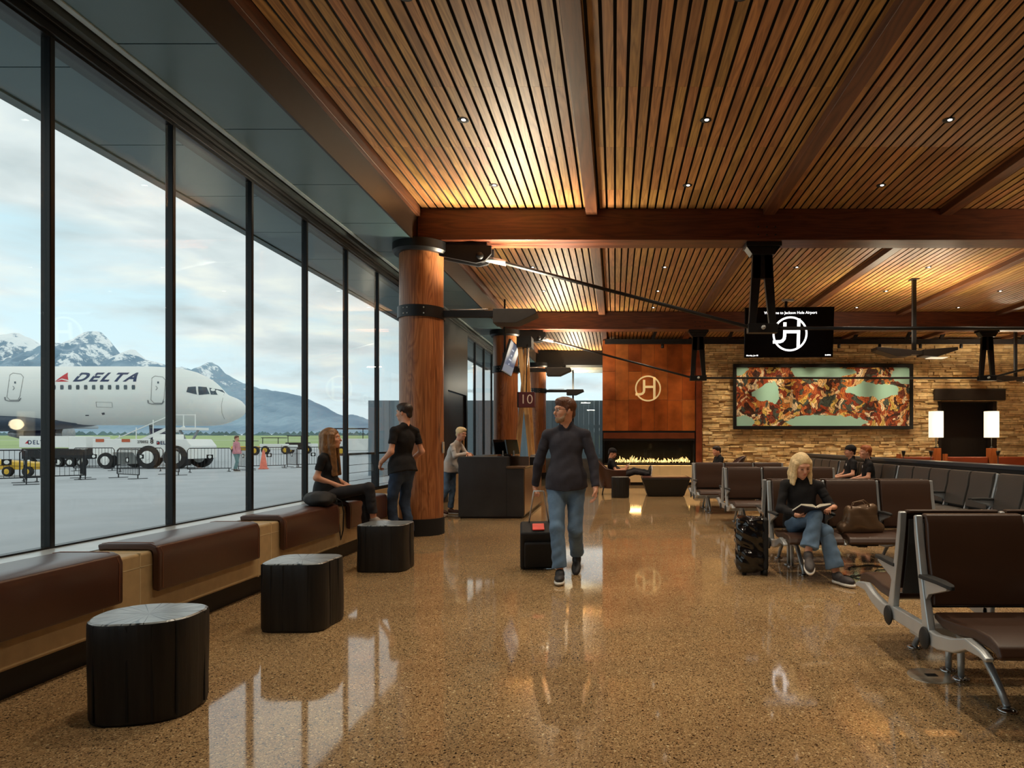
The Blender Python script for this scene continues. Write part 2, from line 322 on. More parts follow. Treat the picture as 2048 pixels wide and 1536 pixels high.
M['floor'] = floor_mat()
M['slat'] = wood('ceiling_slat_fir', (C(128,86,46), C(174,126,74)), (20,1.1,20), .5, .18, coat=0)
M['beam'] = wood('glulam_beam', (C(68,30,15), C(98,48,24)), (1.2,8,16), .45, 0, coat=0)
M['purlin'] = wood('purlin_fir', (C(72,38,20), C(106,62,34)), (12,.8,12), .5, 0, coat=0)
M['black'] = simple('black_steel', C(24,24,26), .42, .3)
M['blackm'] = simple('matte_black', C(12,12,13), .8)
M['mullion'] = simple('dark_anodised_mullion', C(17,19,22), .35, .3)
M['soffit'] = simple('grey_soffit_panel', C(84,108,114), .35, .15, .05, 2)
M['fascia'] = simple('dark_bronze_fascia', C(38,26,17), .4, .1, .1)
M['log'] = log_mat()
M['char'] = char_mat(); M['chartop'] = chartop_mat()
M['leather'] = simple('brown_leather', C(68,36,24), .36, 0, .1, 3, .12, .5, .35)
M['redleather'] = simple('cognac_leather', C(140,62,34), .4, 0, .1, 3, .1)
M['seatbrown'] = simple('seat_brown_leather', C(62,39,25), .42, 0, .08, 3, .1)
M['seatgrey'] = simple('seat_charcoal_vinyl', C(70,66,62), .45, 0, .08, 3, .1)
M['shell'] = simple('dark_seat_shell', C(52,52,52), .5, 0, .05)
M['alu'] = simple('cast_aluminium', C(190,196,200), .30, .55, .05)
M['chrome'] = simple('chrome', C(210,212,215), .1, 1, .02)
M['stonebench'] = simple('cast_stone', C(176,150,108), .55, 0, .08, 14, .1)
M['joint'] = simple('pale_mortar', C(200,180,140), .7)
M['kick'] = simple('black_toe_kick', C(14,13,12), .5)
M['glass'] = glass_mat('clear_glazing')
M['desk'] = simple('dark_steel_desk', C(52,54,57), .42, .3, .2, 3)
M['stone'] = island_mat('ledge_stone', [(0, C(176,142,98)), (.3, C(214,182,128)), (.6, C(228,200,148)), (.85, C(196,160,110)), (1, C(240,216,168))], .85, 7, .3, .6)
M['mortar'] = simple('dark_stone_backing', C(60,44,30), .95)
M['copper'] = island_mat('copper_patina', [(0, C(168,82,34)), (.4, C(200,108,48)), (.7, C(214,126,60)), (1, C(180,92,40))], .38, 2.2, .45, .1, .55)
M['rust'] = simple('rusted_steel_post', C(128,58,26), .55, .4, .25, 4)
M['painting'] = painting_mat()
M['white'] = simple('white_paint', C(238,238,234), .4, 0, .02)
M['cream'] = simple('cream_travertine', C(222,196,148), .5, 0, .06, 5)
M['timber'] = wood('pale_timber', (C(186,134,76), C(222,176,112)), (14,14,.8), .45)
M['post'] = wood('red_timber_post', (C(150,74,32), C(186,104,52)), (14,14,.8), .4)
M['screen'] = simple('screen_black', C(6,6,8), .12, 0, .0)
M['screenb'] = emis('screen_blue_page', C(96,112,140), .55)
M['dimtext'] = emis('pale_screen_text', C(190,200,214), .7)
M['glow'] = emis('white_screen_graphics', (1,1,1,1), 1.6)
M['lens'] = emis('downlight_lens', (1,.93,.8,1), 9)
M['shade'] = emis('glowing_lamp_shade', (1,.88,.62,1), 1.25)
M['sign'] = simple('maroon_sign', C(92,30,28), .5, 0, .05)
M['signtxt'] = simple('sign_lettering', C(236,214,190), .5)
M['brass'] = simple('self_lit_brass', C(232,206,150), .3, .6, .03, emit=C(232,200,140), es=.5)  # emission added to brighten the metal monogram, which is no lamp
M['tarmac'] = simple('pale_concrete_apron', C(176,180,184), .75, 0, .08, .6)
M['grass'] = simple('field_grass', C(160,180,120), .9, 0, .15, .02)
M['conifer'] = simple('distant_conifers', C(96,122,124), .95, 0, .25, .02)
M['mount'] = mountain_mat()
M['fence'] = fence_mat()
M['plane'] = simple('aircraft_white_paint', C(236,237,232), .3, 0, .02, .3, 0, .5, .3)
M['navy'] = simple('navy_paint', C(28,48,88), .3, 0, .03)
M['red'] = simple('red_paint', C(196,36,48), .4, 0, .03)
M['engine'] = simple('engine_dark_blue', C(36,36,66), .35, .1)
M['bare'] = simple('bare_metal', C(150,152,154), .35, .8)
M['cwin'] = simple('dark_window_glass', C(64,80,92), .08, 0, .3, 2)
M['rubber'] = simple('black_rubber', C(24,24,24), .7)
M['line'] = simple('panel_line_grey', C(150,152,150), .6)
M['yellow'] = simple('yellow_paint', C(222,176,52), .5)
M['green'] = simple('green_paint', C(96,140,84), .5)
M['coneo'] = simple('cone_orange', C(230,120,96), .5)
M['navywall'] = simple('navy_ledge_cap', C(42,52,64), .4, 0, .05)
M['galv'] = simple('galvanised_barrier', C(40,42,46), .45, .5)
M['skin'] = simple('skin', C(214,156,126), .5, 0, .05, 12)
M['skin2'] = simple('skin_tanned', C(190,126,94), .5, 0, .05, 12)
M['hairb'] = simple('hair_brown', C(92,54,32), .5, 0, .3, 40)
M['hairdk'] = simple('hair_dark', C(42,28,20), .5, 0, .3, 40)
M['hairbl'] = simple('hair_blonde', C(226,198,148), .5, 0, .15, 50)
M['hairom'] = simple('hair_ombre', C(132,92,54), .45, 0, .35, 25)
M['hairred'] = simple('hair_ginger', C(168,92,48), .5, 0, .2, 40)
M['cloth_dk'] = simple('charcoal_knit', C(52,50,58), .85, 0, .12, 20, .3, .3)
M['cloth_bk'] = simple('black_cotton', C(24,23,25), .8, 0, .15, 20, .3, .3)
M['cloth_lg'] = simple('light_grey_sweater', C(190,184,178), .9, 0, .06, 30, .3, .2)
M['jeans'] = simple('blue_denim', C(96,120,146), .85, 0, .28, 7, .3, .2)
M['jeansdk'] = simple('dark_blue_denim', C(54,68,90), .85, 0, .28, 7, .3, .2)
M['trous'] = simple('black_trousers', C(34,32,36), .85, 0, .15, 9)
M['shoe_g'] = simple('grey_shoe', C(150,140,132), .7, 0, .15, 30)
M['shoe_b'] = simple('black_shoe', C(34,32,34), .6, 0, .15, 30)
M['sole'] = simple('white_sole', C(226,220,210), .6)
M['lips'] = simple('lips', C(186,104,90), .5)
M['eyew'] = simple('eye_white', C(230,226,220), .3)
M['eyed'] = simple('eye_iris', C(40,30,26), .2)
M['beard'] = simple('beard_greying', C(156,124,96), .8, 0, .25, 60)
M['plastic'] = simple('black_plastic_wrap', C(14,14,16), .12, 0, .3, 6, 0, .7)
M['bag'] = simple('bronze_handbag_leather', C(104,82,62), .28, .35, .15, 6, .1)
M['fabric_bk'] = simple('black_luggage_nylon', C(18,18,20), .75, 0, .2, 30)
M['page'] = simple('paper_page', C(232,226,206), .8)
M['cover'] = simple('book_cover_dark', C(36,34,46), .5)
M['redtag'] = simple('red_luggage_tag', C(232,74,66), .5)
M['flame'] = emis('gas_flame', (1,.55,.17,1), 3.2)
M['ember'] = simple('black_fire_media', C(22,18,16), .6)
M['firebox'] = simple('firebox_steel', C(26,27,28), .45, .3, .2, 3)
M['led'] = emis('blue_led', (.1,.2,1,1), 3)
M['terr'] = simple('floor_box_brass', C(214,206,190), .25, .7)
M['stitch'] = simple('light_brown_stitch', C(140,90,62), .6)
# ---------------------------------------------------------------- signed-distance modelling for bodies and cloth
def nrm(v):
    v = np.array(v, float); return v/(np.linalg.norm(v)+1e-9)
class SDF:
    def __init__(s): s.p = []
    def cone(s, a, b, ra, rb, k=.02, flat=None, w=None, sub=False):
        s.p.append(('c', np.array(a,float), np.array(b,float), ra, rb, k, flat, None if w is None else nrm(w), sub)); return s
    def ell(s, c, r, R=None, k=.02, sub=False):
        s.p.append(('e', np.array(c,float), np.array(r,float), R, k, sub)); return s
    def box(s, c, h, r, R=None, k=.01, sub=False):
        s.p.append(('b', np.array(c,float), np.array(h,float), r, R, k, sub)); return s
    def half(s, p, n):                             # cut away the side n points to
        s.p.append(('h', np.array(p,float), nrm(n))); return s
    def mesh(s, vox, wr=0, wf=1.0, strand=False):
        lo = np.full(3, 1e9); hi = -lo
        bb = []
        for q in s.p:
            if q[0] == 'c': m = max(q[3],q[4])*(1.0 if not q[6] else max(1,q[6])); a = np.minimum(q[1],q[2])-m; b = np.maximum(q[1],q[2])+m; sb = q[8]
            elif q[0] == 'e': m = q[2] if q[3] is None else np.full(3, q[2].max()); a = q[1]-m; b = q[1]+m; sb = q[5]
            elif q[0] == 'b': m = q[2]+q[3] if q[4] is None else np.full(3, np.linalg.norm(q[2])+q[3]); a = q[1]-m; b = q[1]+m; sb = q[6]
            else: bb.append(None); continue
            bb.append((a,b))
            if not sb: lo = np.minimum(lo,a); hi = np.maximum(hi,b)
        lo -= 3*vox+wr; hi += 3*vox+wr
        n = np.ceil((hi-lo)/vox).astype(int)+1
        D = np.full(n, .2, np.float32)
        ax = [lo[i]+vox*np.arange(n[i]) for i in range(3)]
        for q, b in zip(s.p, bb):
            if q[0] == 'h':
                g = (ax[0][:,None,None]-q[1][0])*q[2][0]+(ax[1][None,:,None]-q[1][1])*q[2][1]+(ax[2][None,None,:]-q[1][2])*q[2][2]
                D = np.maximum(D, g); continue
            k = q[5] if q[0] in 'cb' else q[4]
            mg = .03+k*1.2
            i0 = np.clip(((b[0]-mg-lo)/vox).astype(int), 0, n-1); i1 = np.clip(((b[1]+mg-lo)/vox).astype(int)+2, 1, n)
            if np.any(i1 <= i0): continue
            sl = tuple(slice(i0[i], i1[i]) for i in range(3))
            X, Y, Z = np.meshgrid(*[ax[i][sl[i]] for i in range(3)], indexing='ij')
            P = np.stack([X,Y,Z], -1)
            if q[0] == 'c':
                ba = q[2]-q[1]; pa = P-q[1]; t = np.clip((pa@ba)/(ba@ba+1e-12), 0, 1)[...,None]; v = pa-t*ba
                r = q[3]+(q[4]-q[3])*t[...,0]
                if q[6]:
                    c = (v@q[7])[...,None]*q[7]; v = v-c+c/q[6]; d = (np.linalg.norm(v,axis=-1)-r)*min(1,(1+q[6])/2)
                else: d = np.linalg.norm(v,axis=-1)-r
            elif q[0] == 'e':
                v = P-q[1]
                if q[3] is not None: v = v@q[3]
                k0 = np.linalg.norm(v/q[2],axis=-1); k1 = np.linalg.norm(v/q[2]**2,axis=-1)+1e-9; d = k0*(k0-1)/k1
            else:
                v = P-q[1]
                if q[4] is not None: v = v@q[4]
                a = np.abs(v)-q[2]; d = np.linalg.norm(np.maximum(a,0),axis=-1)+np.minimum(a.max(-1),0)-q[3]
            o = D[sl]; sub = q[-1]
            if sub: d = -d; h = np.clip(.5-.5*(o-d)/k, 0, 1); D[sl] = o+(d-o)*h+k*h*(1-h)
            else: h = np.clip(.5+.5*(o-d)/k, 0, 1); D[sl] = o+(d-o)*h-k*h*(1-h)
        if wr:
            X, Y, Z = np.meshgrid(*ax, indexing='ij')
            if strand: D = D+wr*(np.sin(430*X+5*np.sin(9*Z))*np.sin(410*Y+4*np.sin(11*Z+2))+.7*np.sin(95*X+80*Y+6*Z)); return nets(D, lo, vox)
            X = X*wf; Y = Y*wf; Z = Z*wf
            D = D+wr*(np.sin(31*X+17*Z+3*np.sin(19*Y))*np.sin(43*Z+11*Y+2*np.sin(23*X))+.6*np.sin(67*Z+29*X-31*Y))
        return nets(D, lo, vox)
def nets(D, lo, h):
    S = D < 0; n = np.array(D.shape)
    c = np.zeros(n-1, np.int8)
    offs = [(i,j,k) for i in (0,1) for j in (0,1) for k in (0,1)]
    for o in offs: c += S[o[0]:n[0]-1+o[0], o[1]:n[1]-1+o[1], o[2]:n[2]-1+o[2]]
    I = np.argwhere((c > 0) & (c < 8))
    if len(I) == 0: return [], []
    idx = np.full(n-1, -1, np.int32); idx[I[:,0],I[:,1],I[:,2]] = np.arange(len(I))
    acc = np.zeros((len(I),3)); cnt = np.zeros(len(I))
    for a in offs:
        for axx in range(3):
            if a[axx]: continue
            b = list(a); b[axx] = 1
            da = D[I[:,0]+a[0],I[:,1]+a[1],I[:,2]+a[2]]; db = D[I[:,0]+b[0],I[:,1]+b[1],I[:,2]+b[2]]
            m = (da < 0) != (db < 0); t = np.where(m, da/(da-db+1e-12), 0)
            p = np.array(a, float)[None,:].repeat(len(I),0); p[:,axx] += t
            acc[m] += p[m]; cnt += m
    V = lo+h*(I+acc/np.maximum(cnt,1)[:,None])
    Fs = []
    for axx in range(3):
        sl0 = [slice(1,n[i]-1) for i in range(3)]; sl1 = list(sl0); sl0[axx] = slice(0,n[axx]-1); sl1[axx] = slice(1,n[axx])
        a = S[tuple(sl0)]; b = S[tuple(sl1)]; E = np.argwhere(a != b)
        if len(E) == 0: continue
        E2 = E.copy()
        for i in range(3):
            if i != axx: E2[:,i] += 1
        u, v = [i for i in range(3) if i != axx]
        def g(du, dv):
            q = E2.copy(); q[:,u] += du; q[:,v] += dv; return idx[q[:,0],q[:,1],q[:,2]]
        quad = np.stack([g(-1,-1), g(0,-1), g(0,0), g(-1,0)], 1)
        fl = a[E[:,0],E[:,1],E[:,2]]
        if axx == 1: fl = ~fl
        quad[~fl] = quad[~fl][:,::-1]
        Fs.append(quad)
    Fq = np.concatenate(Fs); Fq = Fq[(Fq >= 0).all(1)]
    return V, Fq
def nobj(name, parts, mat, parent=None):
    vs = []; fs = []; n = 0
    for V, Q in parts:
        if len(V) == 0: continue
        vs.append(V); fs.append(Q+n); n += len(V)
    V = np.concatenate(vs); Q = np.concatenate(fs)
    me = bpy.data.meshes.new(name); me.vertices.add(len(V)); me.vertices.foreach_set('co', V.astype(np.float32).ravel())
    me.loops.add(Q.size); me.loops.foreach_set('vertex_index', Q.astype(np.int32).ravel())
    me.polygons.add(len(Q)); me.polygons.foreach_set('loop_start', np.arange(0,Q.size,4,dtype=np.int32)); 
    me.polygons.foreach_set('use_smooth', np.ones(len(Q),bool)); me.update(calc_edges=True); me.validate()
    me.materials.append(mat); o = bpy.data.objects.new(name, me); COL.objects.link(o)
    if parent: o.parent = parent
    return o
def Rm(yaw, pitch=0, roll=0):                      # columns: right, forward, up
    return np.array((Matrix.Rotation(yaw,3,'Z') @ Matrix.Rotation(pitch,3,'X') @ Matrix.Rotation(roll,3,'Y')))
def hand(s, w, h, nn, side, curl, sc=1.0):
    w = np.array(w,float); h = nrm(h); nn = np.array(nn,float); nn = nrm(nn-h*(nn@h)); t = np.cross(h,nn)*side
    R = np.stack([t,h,nn],1)
    s.box(w+h*.05*sc, (.027*sc,.032*sc,.004*sc), .011*sc, R, .01)
    s.cone(w-h*.02, w+h*.03*sc, .025*sc, .024*sc, .012)
    Ls = (.070,.080,.074,.058)
    for i in range(4):
        p = w+h*.086*sc+t*(.030-.0195*i)*sc; L = Ls[i]*sc; a = 0
        for fr, rr in ((.42,.0088),(.32,.0080),(.26,.0072)):
            a += curl*(1+.12*i); d = h*math.cos(a)+nn*math.sin(a); q = p+d*L*fr; s.cone(p, q, rr*sc, rr*.93*sc, .004); p = q
    p = w+h*.028*sc+t*.026*sc; q = p+nrm(h*.6+t*.6+nn*.35)*.042*sc; s.cone(p,q,.0125*sc,.0105*sc,.01)
    s.cone(q, q+nrm(h*.9+t*.1+nn*.5)*.032*sc, .0105*sc, .0085*sc, .004)
def shoe(parent, an, toe, mat, sole, s=1.0, up=None):
    an = np.array(an,float); toe = np.array(toe,float)
    heel = an+np.array((0,0,-.055))*s if up is None else an-nrm(up)*.055*s
    f = nrm(toe-heel); u = np.array((0,0,1.0)) if up is None else nrm(up)
    u = nrm(u-f*(u@f)); r = np.cross(f,u); R = np.stack([r,f,u],1)
    heel = heel-f*.045*s; L = .275*s; c = heel+f*L/2
    S = SDF(); S.ell(heel+f*.06*s+u*.025*s, (.038*s,.062*s,.05*s), R, .02); S.ell(heel+f*.17*s+u*.012*s, (.046*s,.10*s,.038*s), R, .02)
    S.cone(an-u*.015*s, heel+f*.07*s+u*.03*s, .036*s, .04*s, .02); S.half(c-u*.012*s, -u)
    nobj('shoe', [S.mesh(.006)], mat, parent)
    T = SDF(); T.ell(heel+f*.065*s-u*.018*s, (.041*s,.068*s,.03*s), R, .015); T.ell(heel+f*.175*s-u*.018*s, (.049*s,.105*s,.03*s), R, .015)
    T.half(c-u*.032*s, -u); T.half(c-u*.008*s, u)
    nobj('shoe_sole', [T.mesh(.006)], sole, parent)
def human(label, loc, yaw, J, o):
    """J: joints in a local frame, forward +Y, right +X, floor z=0"""
    g = lambda k: np.array(J[k], float)
    root = empty('person', loc, yaw, label, 'person')
    hs = o.get('hs', 1.0); fine = o.get('fine', True); sk = o.get('skin', M['skin']); bs = o.get('build', 1.0)
    vh = .0045 if fine else .007; vc = .009 if fine else .012
    H = Rm(*o.get('head', (0,0,0))); hd = g('hed')
    hp = lambda x,y,z: hd+H@(np.array((x,y,z))*hs)
    E = lambda c, r: (hp(*c), np.array(r)*hs, H)
    # --- head and neck
    S = SDF()
    S.ell(*E((0,-.015,.032),(.074,.094,.086)), k=.03); S.ell(*E((0,.018,-.028),(.060,.074,.084)), k=.03)
    S.ell(*E((0,.036,-.074),(.044,.048,.034)), k=.025); S.ell(*E((0,.070,-.090),(.018,.016,.014)), k=.015)
    S.ell(*E((0,.074,.028),(.048,.018,.012)), k=.02)
    for sx in (-1,1):
        S.ell(*E((sx*.036,.062,-.025),(.022,.022,.020)), k=.02)
        S.ell(*E((sx*.031,.096,.006),(.017,.013,.010)), k=.012, sub=True)
        S.ell(*E((sx*.074,-.004,-.006),(.010,.020,.030)), k=.006)
    S.cone(hp(0,.086,.010), hp(0,.105,-.026), .007*hs, .0115*hs, .012)
    S.ell(*E((0,.088,-.052),(.022,.010,.010)), k=.008)
    S.cone(g('nek')-np.array((0,0,.03)), hp(0,-.018,-.05), .056*bs*hs, .052*hs, .03)
    parts = [S.mesh(vh)]
    # --- trunk, arms, legs of the body under the clothes
    B = SDF(); fw = nrm(J.get('fwd', (0,1,0)))
    mid = g('bel') if 'bel' in J else (g('hem')+g('che'))/2
    B.cone(g('pel'), mid, .10*bs, .095*bs, .05, .72, fw); B.cone(mid, g('che'), .095*bs, .116*bs, .05, .72, fw); B.cone(g('che'), g('nek'), .10*bs, .05, .05, .72, fw)
    rt = 'pants_short' in o
    for s_ in 'RL':
        nk = g('nek')-np.array((0,0,.045)); shb = g('sh'+s_)-np.array((0,0,.03)); shb = nk+(shb-nk)*.90
        B.cone(nk, shb, .032, .032*bs, .02)
        B.cone(shb, g('el'+s_), .034*bs, .036*bs, .02); B.cone(g('el'+s_), g('wr'+s_), .038*bs, .025, .02)
        B.cone(g('pel'), g('hi'+s_), .09*bs, .08*bs, .03); B.cone(g('hi'+s_), g('kn'+s_), .07*bs, .05*bs, .03); B.cone(g('kn'+s_), g('an'+s_), .05*bs, .033, .03)
    parts.append(B.mesh(vc))
    for s_, sd in (('R',1),('L',-1)):
        if 'ha'+s_ in J:
            Hn = SDF(); hh, nn, cu = J['ha'+s_]
            Hn.cone(g('wr'+s_)-nrm(g('wr'+s_)-g('el'+s_))*.09, g('wr'+s_), .032*bs, .025, .01); hand(Hn, g('wr'+s_), hh, nn, sd, cu, o.get('hsz',.95)); parts.append(Hn.mesh(.0035 if fine else .006))
    nobj('body', parts, sk, root)
    if fine:
        for sx in (-1,1):
            if o.get('down'):
                ls = SDF(); ls.cone(hp(sx*.021,.0885,-.002), hp(sx*.042,.083,-.002), .0028, .0024, .004); nobj('eyelashes', [ls.mesh(.002)], M['eyed'], root)
                bw = SDF(); bw.cone(hp(sx*.014,.092,.026), hp(sx*.048,.076,.030), .0030, .0025, .004); nobj('eyebrow', [bw.mesh(.0025)], M['hairom'], root); continue
            e = MB().ball((0,0,0), .0095*hs); e.v = [tuple(hp(sx*.031,.079,.005)+np.array(v)) for v in e.v]; eo = e.build('eye', M['eyew'], root, True)
            i = MB().ball((0,0,0), .0055*hs); i.v = [tuple(hp(sx*.031,.0865,.004)+np.array(v)) for v in i.v]; i.build('iris', M['eyed'], eo, True)
            bw = SDF(); bw.cone(hp(sx*.014,.092,.026), hp(sx*.048,.076,.030), .0035, .003, .004); nobj('eyebrow', [bw.mesh(.0025)], o['hair'][1], root)
        lp = SDF(); lp.ell(*E((0,.0945,-.052),(.019,.0065,.0065)), k=.004); nobj('lips', [lp.mesh(.0025)], M['lips'], root)
    # --- hair
    kind, hm = o['hair'][:2]
    Q = SDF(); wr = .0022
    if kind in ('short','cap'):
        Q.ell(*E((0,-.022,.045),(.081,.102,.086)), k=.02); Q.ell(*E((0,.03,.088),(.06,.06,.036)), k=.03)
        for sx in (-1,1): Q.cone(hp(sx*.07,-.0,.03), hp(sx*.072,.008,-.012), .016, .008, .015)
        Q.ell(*E((0,-.075,-.03),(.05,.035,.045)), k=.02)
        Q.ell(*E((0,.125,-.015),(.085,.075,.080)), k=.012, sub=True); wr = .003
        if kind == 'cap': Q.half(hp(0,0,.045), H[:,2])
    else:
        Q.ell(*E((0,-.018,.040),(.081,.101,.085)), k=.02)
        L = o['hair'][2]
        for sx in (-1,1):
            for (x,y,x2,y2,r) in ((.070,.035,.076,.045,.018),(.074,.0,.082,.01,.026),(.062,-.05,.072,-.05,.038),(.03,-.08,.035,-.075,.045)):
                a = hp(sx*x, y, .035); b = hp(sx*x2, y2, -.10); Q.cone(a, b, r, r*1.02, .02)
                if L > .12:
                    c = b+np.array((sx*.012, o.get('hairfwd', 0)*(1 if y > -.04 else .2), -(L-.1))); Q.cone(b, c, r*1.02, r*.72, .02)
        Q.ell(*E((0,.13,-.015),(.064,.088,.094)), k=.010, sub=True); wr = .0035
    nobj('hair', [Q.mesh(.004 if fine else .008, wr*.55, 2.2, True)], hm, root)
    if kind == 'cap':
        K = SDF(); K.ell(*E((0,-.015,.05),(.088,.108,.088)), k=.01); K.half(hp(0,0,.03), -H[:,2])
        K.cone(hp(0,.085,.04), hp(0,.15,.032), .05, .035, .004, .12, H[:,2])
        nobj('cap', [K.mesh(.005 if fine else .007)], M['cloth_bk'], root)
    if o.get('beard'):
        K = SDF(); K.ell(*E((0,.040,-.080),(.050,.052,.036)), k=.02); K.ell(*E((0,.074,-.092),(.024,.020,.022)), k=.02)
        for sx in (-1,1): K.cone(hp(sx*.055,.022,-.03), hp(sx*.045,.045,-.075), .012, .018, .02)
        K.ell(*E((0,.094,-.042),(.022,.009,.006)), k=.006)
        K.ell(*E((0,.10,-.055),(.016,.012,.008)), k=.006, sub=True); nobj('beard', [K.mesh(.004, .0012, 3)], M['beard'], root)
    if o.get('glasses'):
        m_ = MB()
        for sx in (-1,1):
            pts = [hp(sx*.031+.021*math.cos(t), .096, .004+.015*math.sin(t)) for t in [2*PI*i/14 for i in range(15)]]; m_.tube(pts, .0016, 6)
            m_.tube([hp(sx*.052,.094,.008), hp(sx*.072,.06,.01), hp(sx*.077,.0,.006)], .0018, 6)
        m_.tube([hp(-.011,.097,.006), hp(0,.102,.008), hp(.011,.097,.006)], .0016, 6); gl = m_.build('eyeglasses', M['black'], root, True)
    # --- shirt: trunk cut at the hem, sleeves
    T = SDF(); c = .012; tm, sl = o['shirt']; hem = g('hem'); che = g('che'); sleeves = []
    if 'bel' in J: T.cone(g('bel'), che, (.124+c)*bs, (.136+c)*bs, .07, .74, fw); T.cone(hem, g('bel'), (.136+c)*bs, (.124+c)*bs, .05, .74, fw); up = nrm(g('bel')-hem)
    else: T.cone(hem, che, (.128+c)*bs, (.134+c)*bs, .07, .74, fw); up = nrm(che-hem)
    rb = abs(g('hiR')-g('hiL')).max()/2+.105*bs; T.cone(hem-up*.10, hem+up*.05, rb+.012, rb, .03, .160*bs/rb, fw)
    T.cone(che, g('nek')-np.array((0,0,.04)), (.128+c)*bs, .052+c, .05, .68, fw)
    for s_ in 'RL':
        nk = g('nek')-np.array((0,0,.030)); el = g('el'+s_); sh = g('sh'+s_)-np.array((0,0,.018)); sh = nk+(sh-nk)*.94; wv = g('wr'+s_)
        T.cone(nk, sh, .034+c, (.034+c)*bs, .03); T.cone(che+(sh-che)*.3, sh, .06*bs, (.030+c)*bs, .04)
        e1 = sh+(el-sh)*.45; T.cone(sh, e1, (.036+c)*bs, (.038+c)*bs, .015)
        A = SDF(); A.cone(sh, el, (.037+c)*bs, (.036+c)*bs, .02)
        if sl == 'long': A.cone(el, wv, (.037+c)*bs, .023+c, .015); A.half(wv-nrm(wv-el)*.012, wv-el)
        elif sl == '34': A.cone(el, el+(wv-el)*.6, (.037+c)*bs, .036+c, .015); A.half(el+(wv-el)*.5, wv-el)
        else: A.half(sh+(el-sh)*.62, el-sh)
        sleeves.append(A)
    if o.get('collar'):
        T.cone(g('nek')+np.array((0,0,-.02)), g('nek')+np.array((0,0,.018)), .068*bs, .066*bs, .012)
        T.cone(g('nek')+np.array((0,.0,-.01)), g('nek')+np.array((0,.01,.12)), .057*bs, .06*bs, .004, sub=True)
        vd = o.get('vneck', .10); T.cone(g('nek')+np.array((0,.055+.45*vd,-vd)), g('nek')+np.array((0,.062,.045)), .010, .052, .006, sub=True)
    else:
        T.ell(g('nek')+np.array((0,.02,.04)), (.066,.075,.05), None, .01, sub=True)
    T.half(hem-up*.028, -up)
    vs_ = .0065 if fine else .011
    nobj('shirt', [T.mesh(vs_, .0030, .7)]+[A.mesh(vs_, .0026, .9) for A in sleeves], tm, root)
    # --- trousers
    U = SDF(); um = o['pants']; fl = o.get('flare', 0); c2 = .014; legs = []
    U.cone(g('pel')+np.array((0,0,.05)), g('pel')-np.array((0,0,.01)), .118*bs, .128*bs, .04, .80, fw)
    U.cone(g('pel'), (g('hiR')+g('hiL'))/2+((g('knR')+g('knL'))-(g('hiR')+g('hiL')))*.08, .09*bs, .07*bs, .05)
    for s_ in 'RL':
        hi, kn, an = g('hi'+s_), g('kn'+s_), g('an'+s_)
        U.cone(g('pel'), hi, .095*bs, .088*bs, .03); U.cone(hi, kn, (.076+c2)*bs, (.050+c2)*bs, .04)
        U.cone(kn, kn+(an-kn)*.4, (.050+c2)*bs, (.046+c2)*bs, .03)
        hf = o.get('hemf', .93); A = SDF(); A.cone(kn, kn+(an-kn)*(hf+.1), (.050+c2)*bs, (.038+c2+fl), .03); A.half(kn+(an-kn)*hf, an-kn); legs.append(A)
    vs_ = .0075 if fine else .011
    nobj('trousers', [U.mesh(vs_, .0032, .8)]+[A.mesh(vs_, .0038, .9) for A in legs], um, root)
    if not o.get('noshoe'):
        for s_ in 'RL': shoe(root, g('an'+s_), g('to'+s_), o.get('shoe', M['shoe_b']), o.get('sole', M['sole']), o.get('ss', 1.0))
    return root
# ================================================================ camera and sky
cam = bpy.data.cameras.new('camera'); co = bpy.data.objects.new('camera', cam); COL.objects.link(co)
co.location = (0,0,CH); co.rotation_euler = (PI/2,0,0); cam.sensor_width = 36; cam.lens = 36*F/2048
cam.shift_x = -(VX-1024)/2048; cam.shift_y = (VY-768)/2048; cam.clip_end = 12000; cam.clip_start = .05
sc = bpy.context.scene; sc.camera = co
sc.view_settings.view_transform = 'Standard'; sc.view_settings.look = 'None'; sc.view_settings.gamma = 1; sc.view_settings.exposure = 0
try: sc.view_settings.use_curve_mapping = False
except Exception: pass
w = bpy.data.worlds.new('evening_sky'); sc.world = w; w.use_nodes = True; nt = w.node_tree; L = nt.links; bg = nt.nodes['Background']
tc = nd(nt,'ShaderNodeTexCoord'); sp = nd(nt,'ShaderNodeSeparateXYZ'); L.new(tc.outputs['Generated'], sp.inputs[0])
zz = nd(nt,'ShaderNodeMath', operation='MAXIMUM'); zz.inputs[1].default_value = .0; L.new(sp.outputs[2], zz.inputs[0])
za = nd(nt,'ShaderNodeMath', operation='ADD'); za.inputs[1].default_value = .16; L.new(zz.outputs[0], za.inputs[0])
dx = nd(nt,'ShaderNodeMath', operation='DIVIDE'); L.new(sp.outputs[0], dx.inputs[0]); L.new(za.outputs[0], dx.inputs[1])
dy = nd(nt,'ShaderNodeMath', operation='DIVIDE'); L.new(sp.outputs[1], dy.inputs[0]); L.new(za.outputs[0], dy.inputs[1])
cb = nd(nt,'ShaderNodeCombineXYZ'); L.new(dx.outputs[0], cb.inputs[0]); L.new(dy.outputs[0], cb.inputs[1])
n1 = nd(nt,'ShaderNodeTexNoise', Scale=1.15, Detail=8.0, Roughness=.55, Distortion=.25); L.new(cb.outputs[0], n1.inputs['Vector'])
cov = nd(nt,'ShaderNodeMapRange'); cov.inputs[1].default_value = .12; cov.inputs[2].default_value = .42; cov.inputs[3].default_value = .0; cov.inputs[4].default_value = .30; L.new(sp.outputs[2], cov.inputs[0])
ca = nd(nt,'ShaderNodeMath', operation='ADD'); L.new(n1.outputs['Fac'], ca.inputs[0]); L.new(cov.outputs[0], ca.inputs[1])
cr = ramp(nt, [(.46,(0,0,0,1)), (.60,(1,1,1,1))]); L.new(ca.outputs[0], cr.inputs[0])
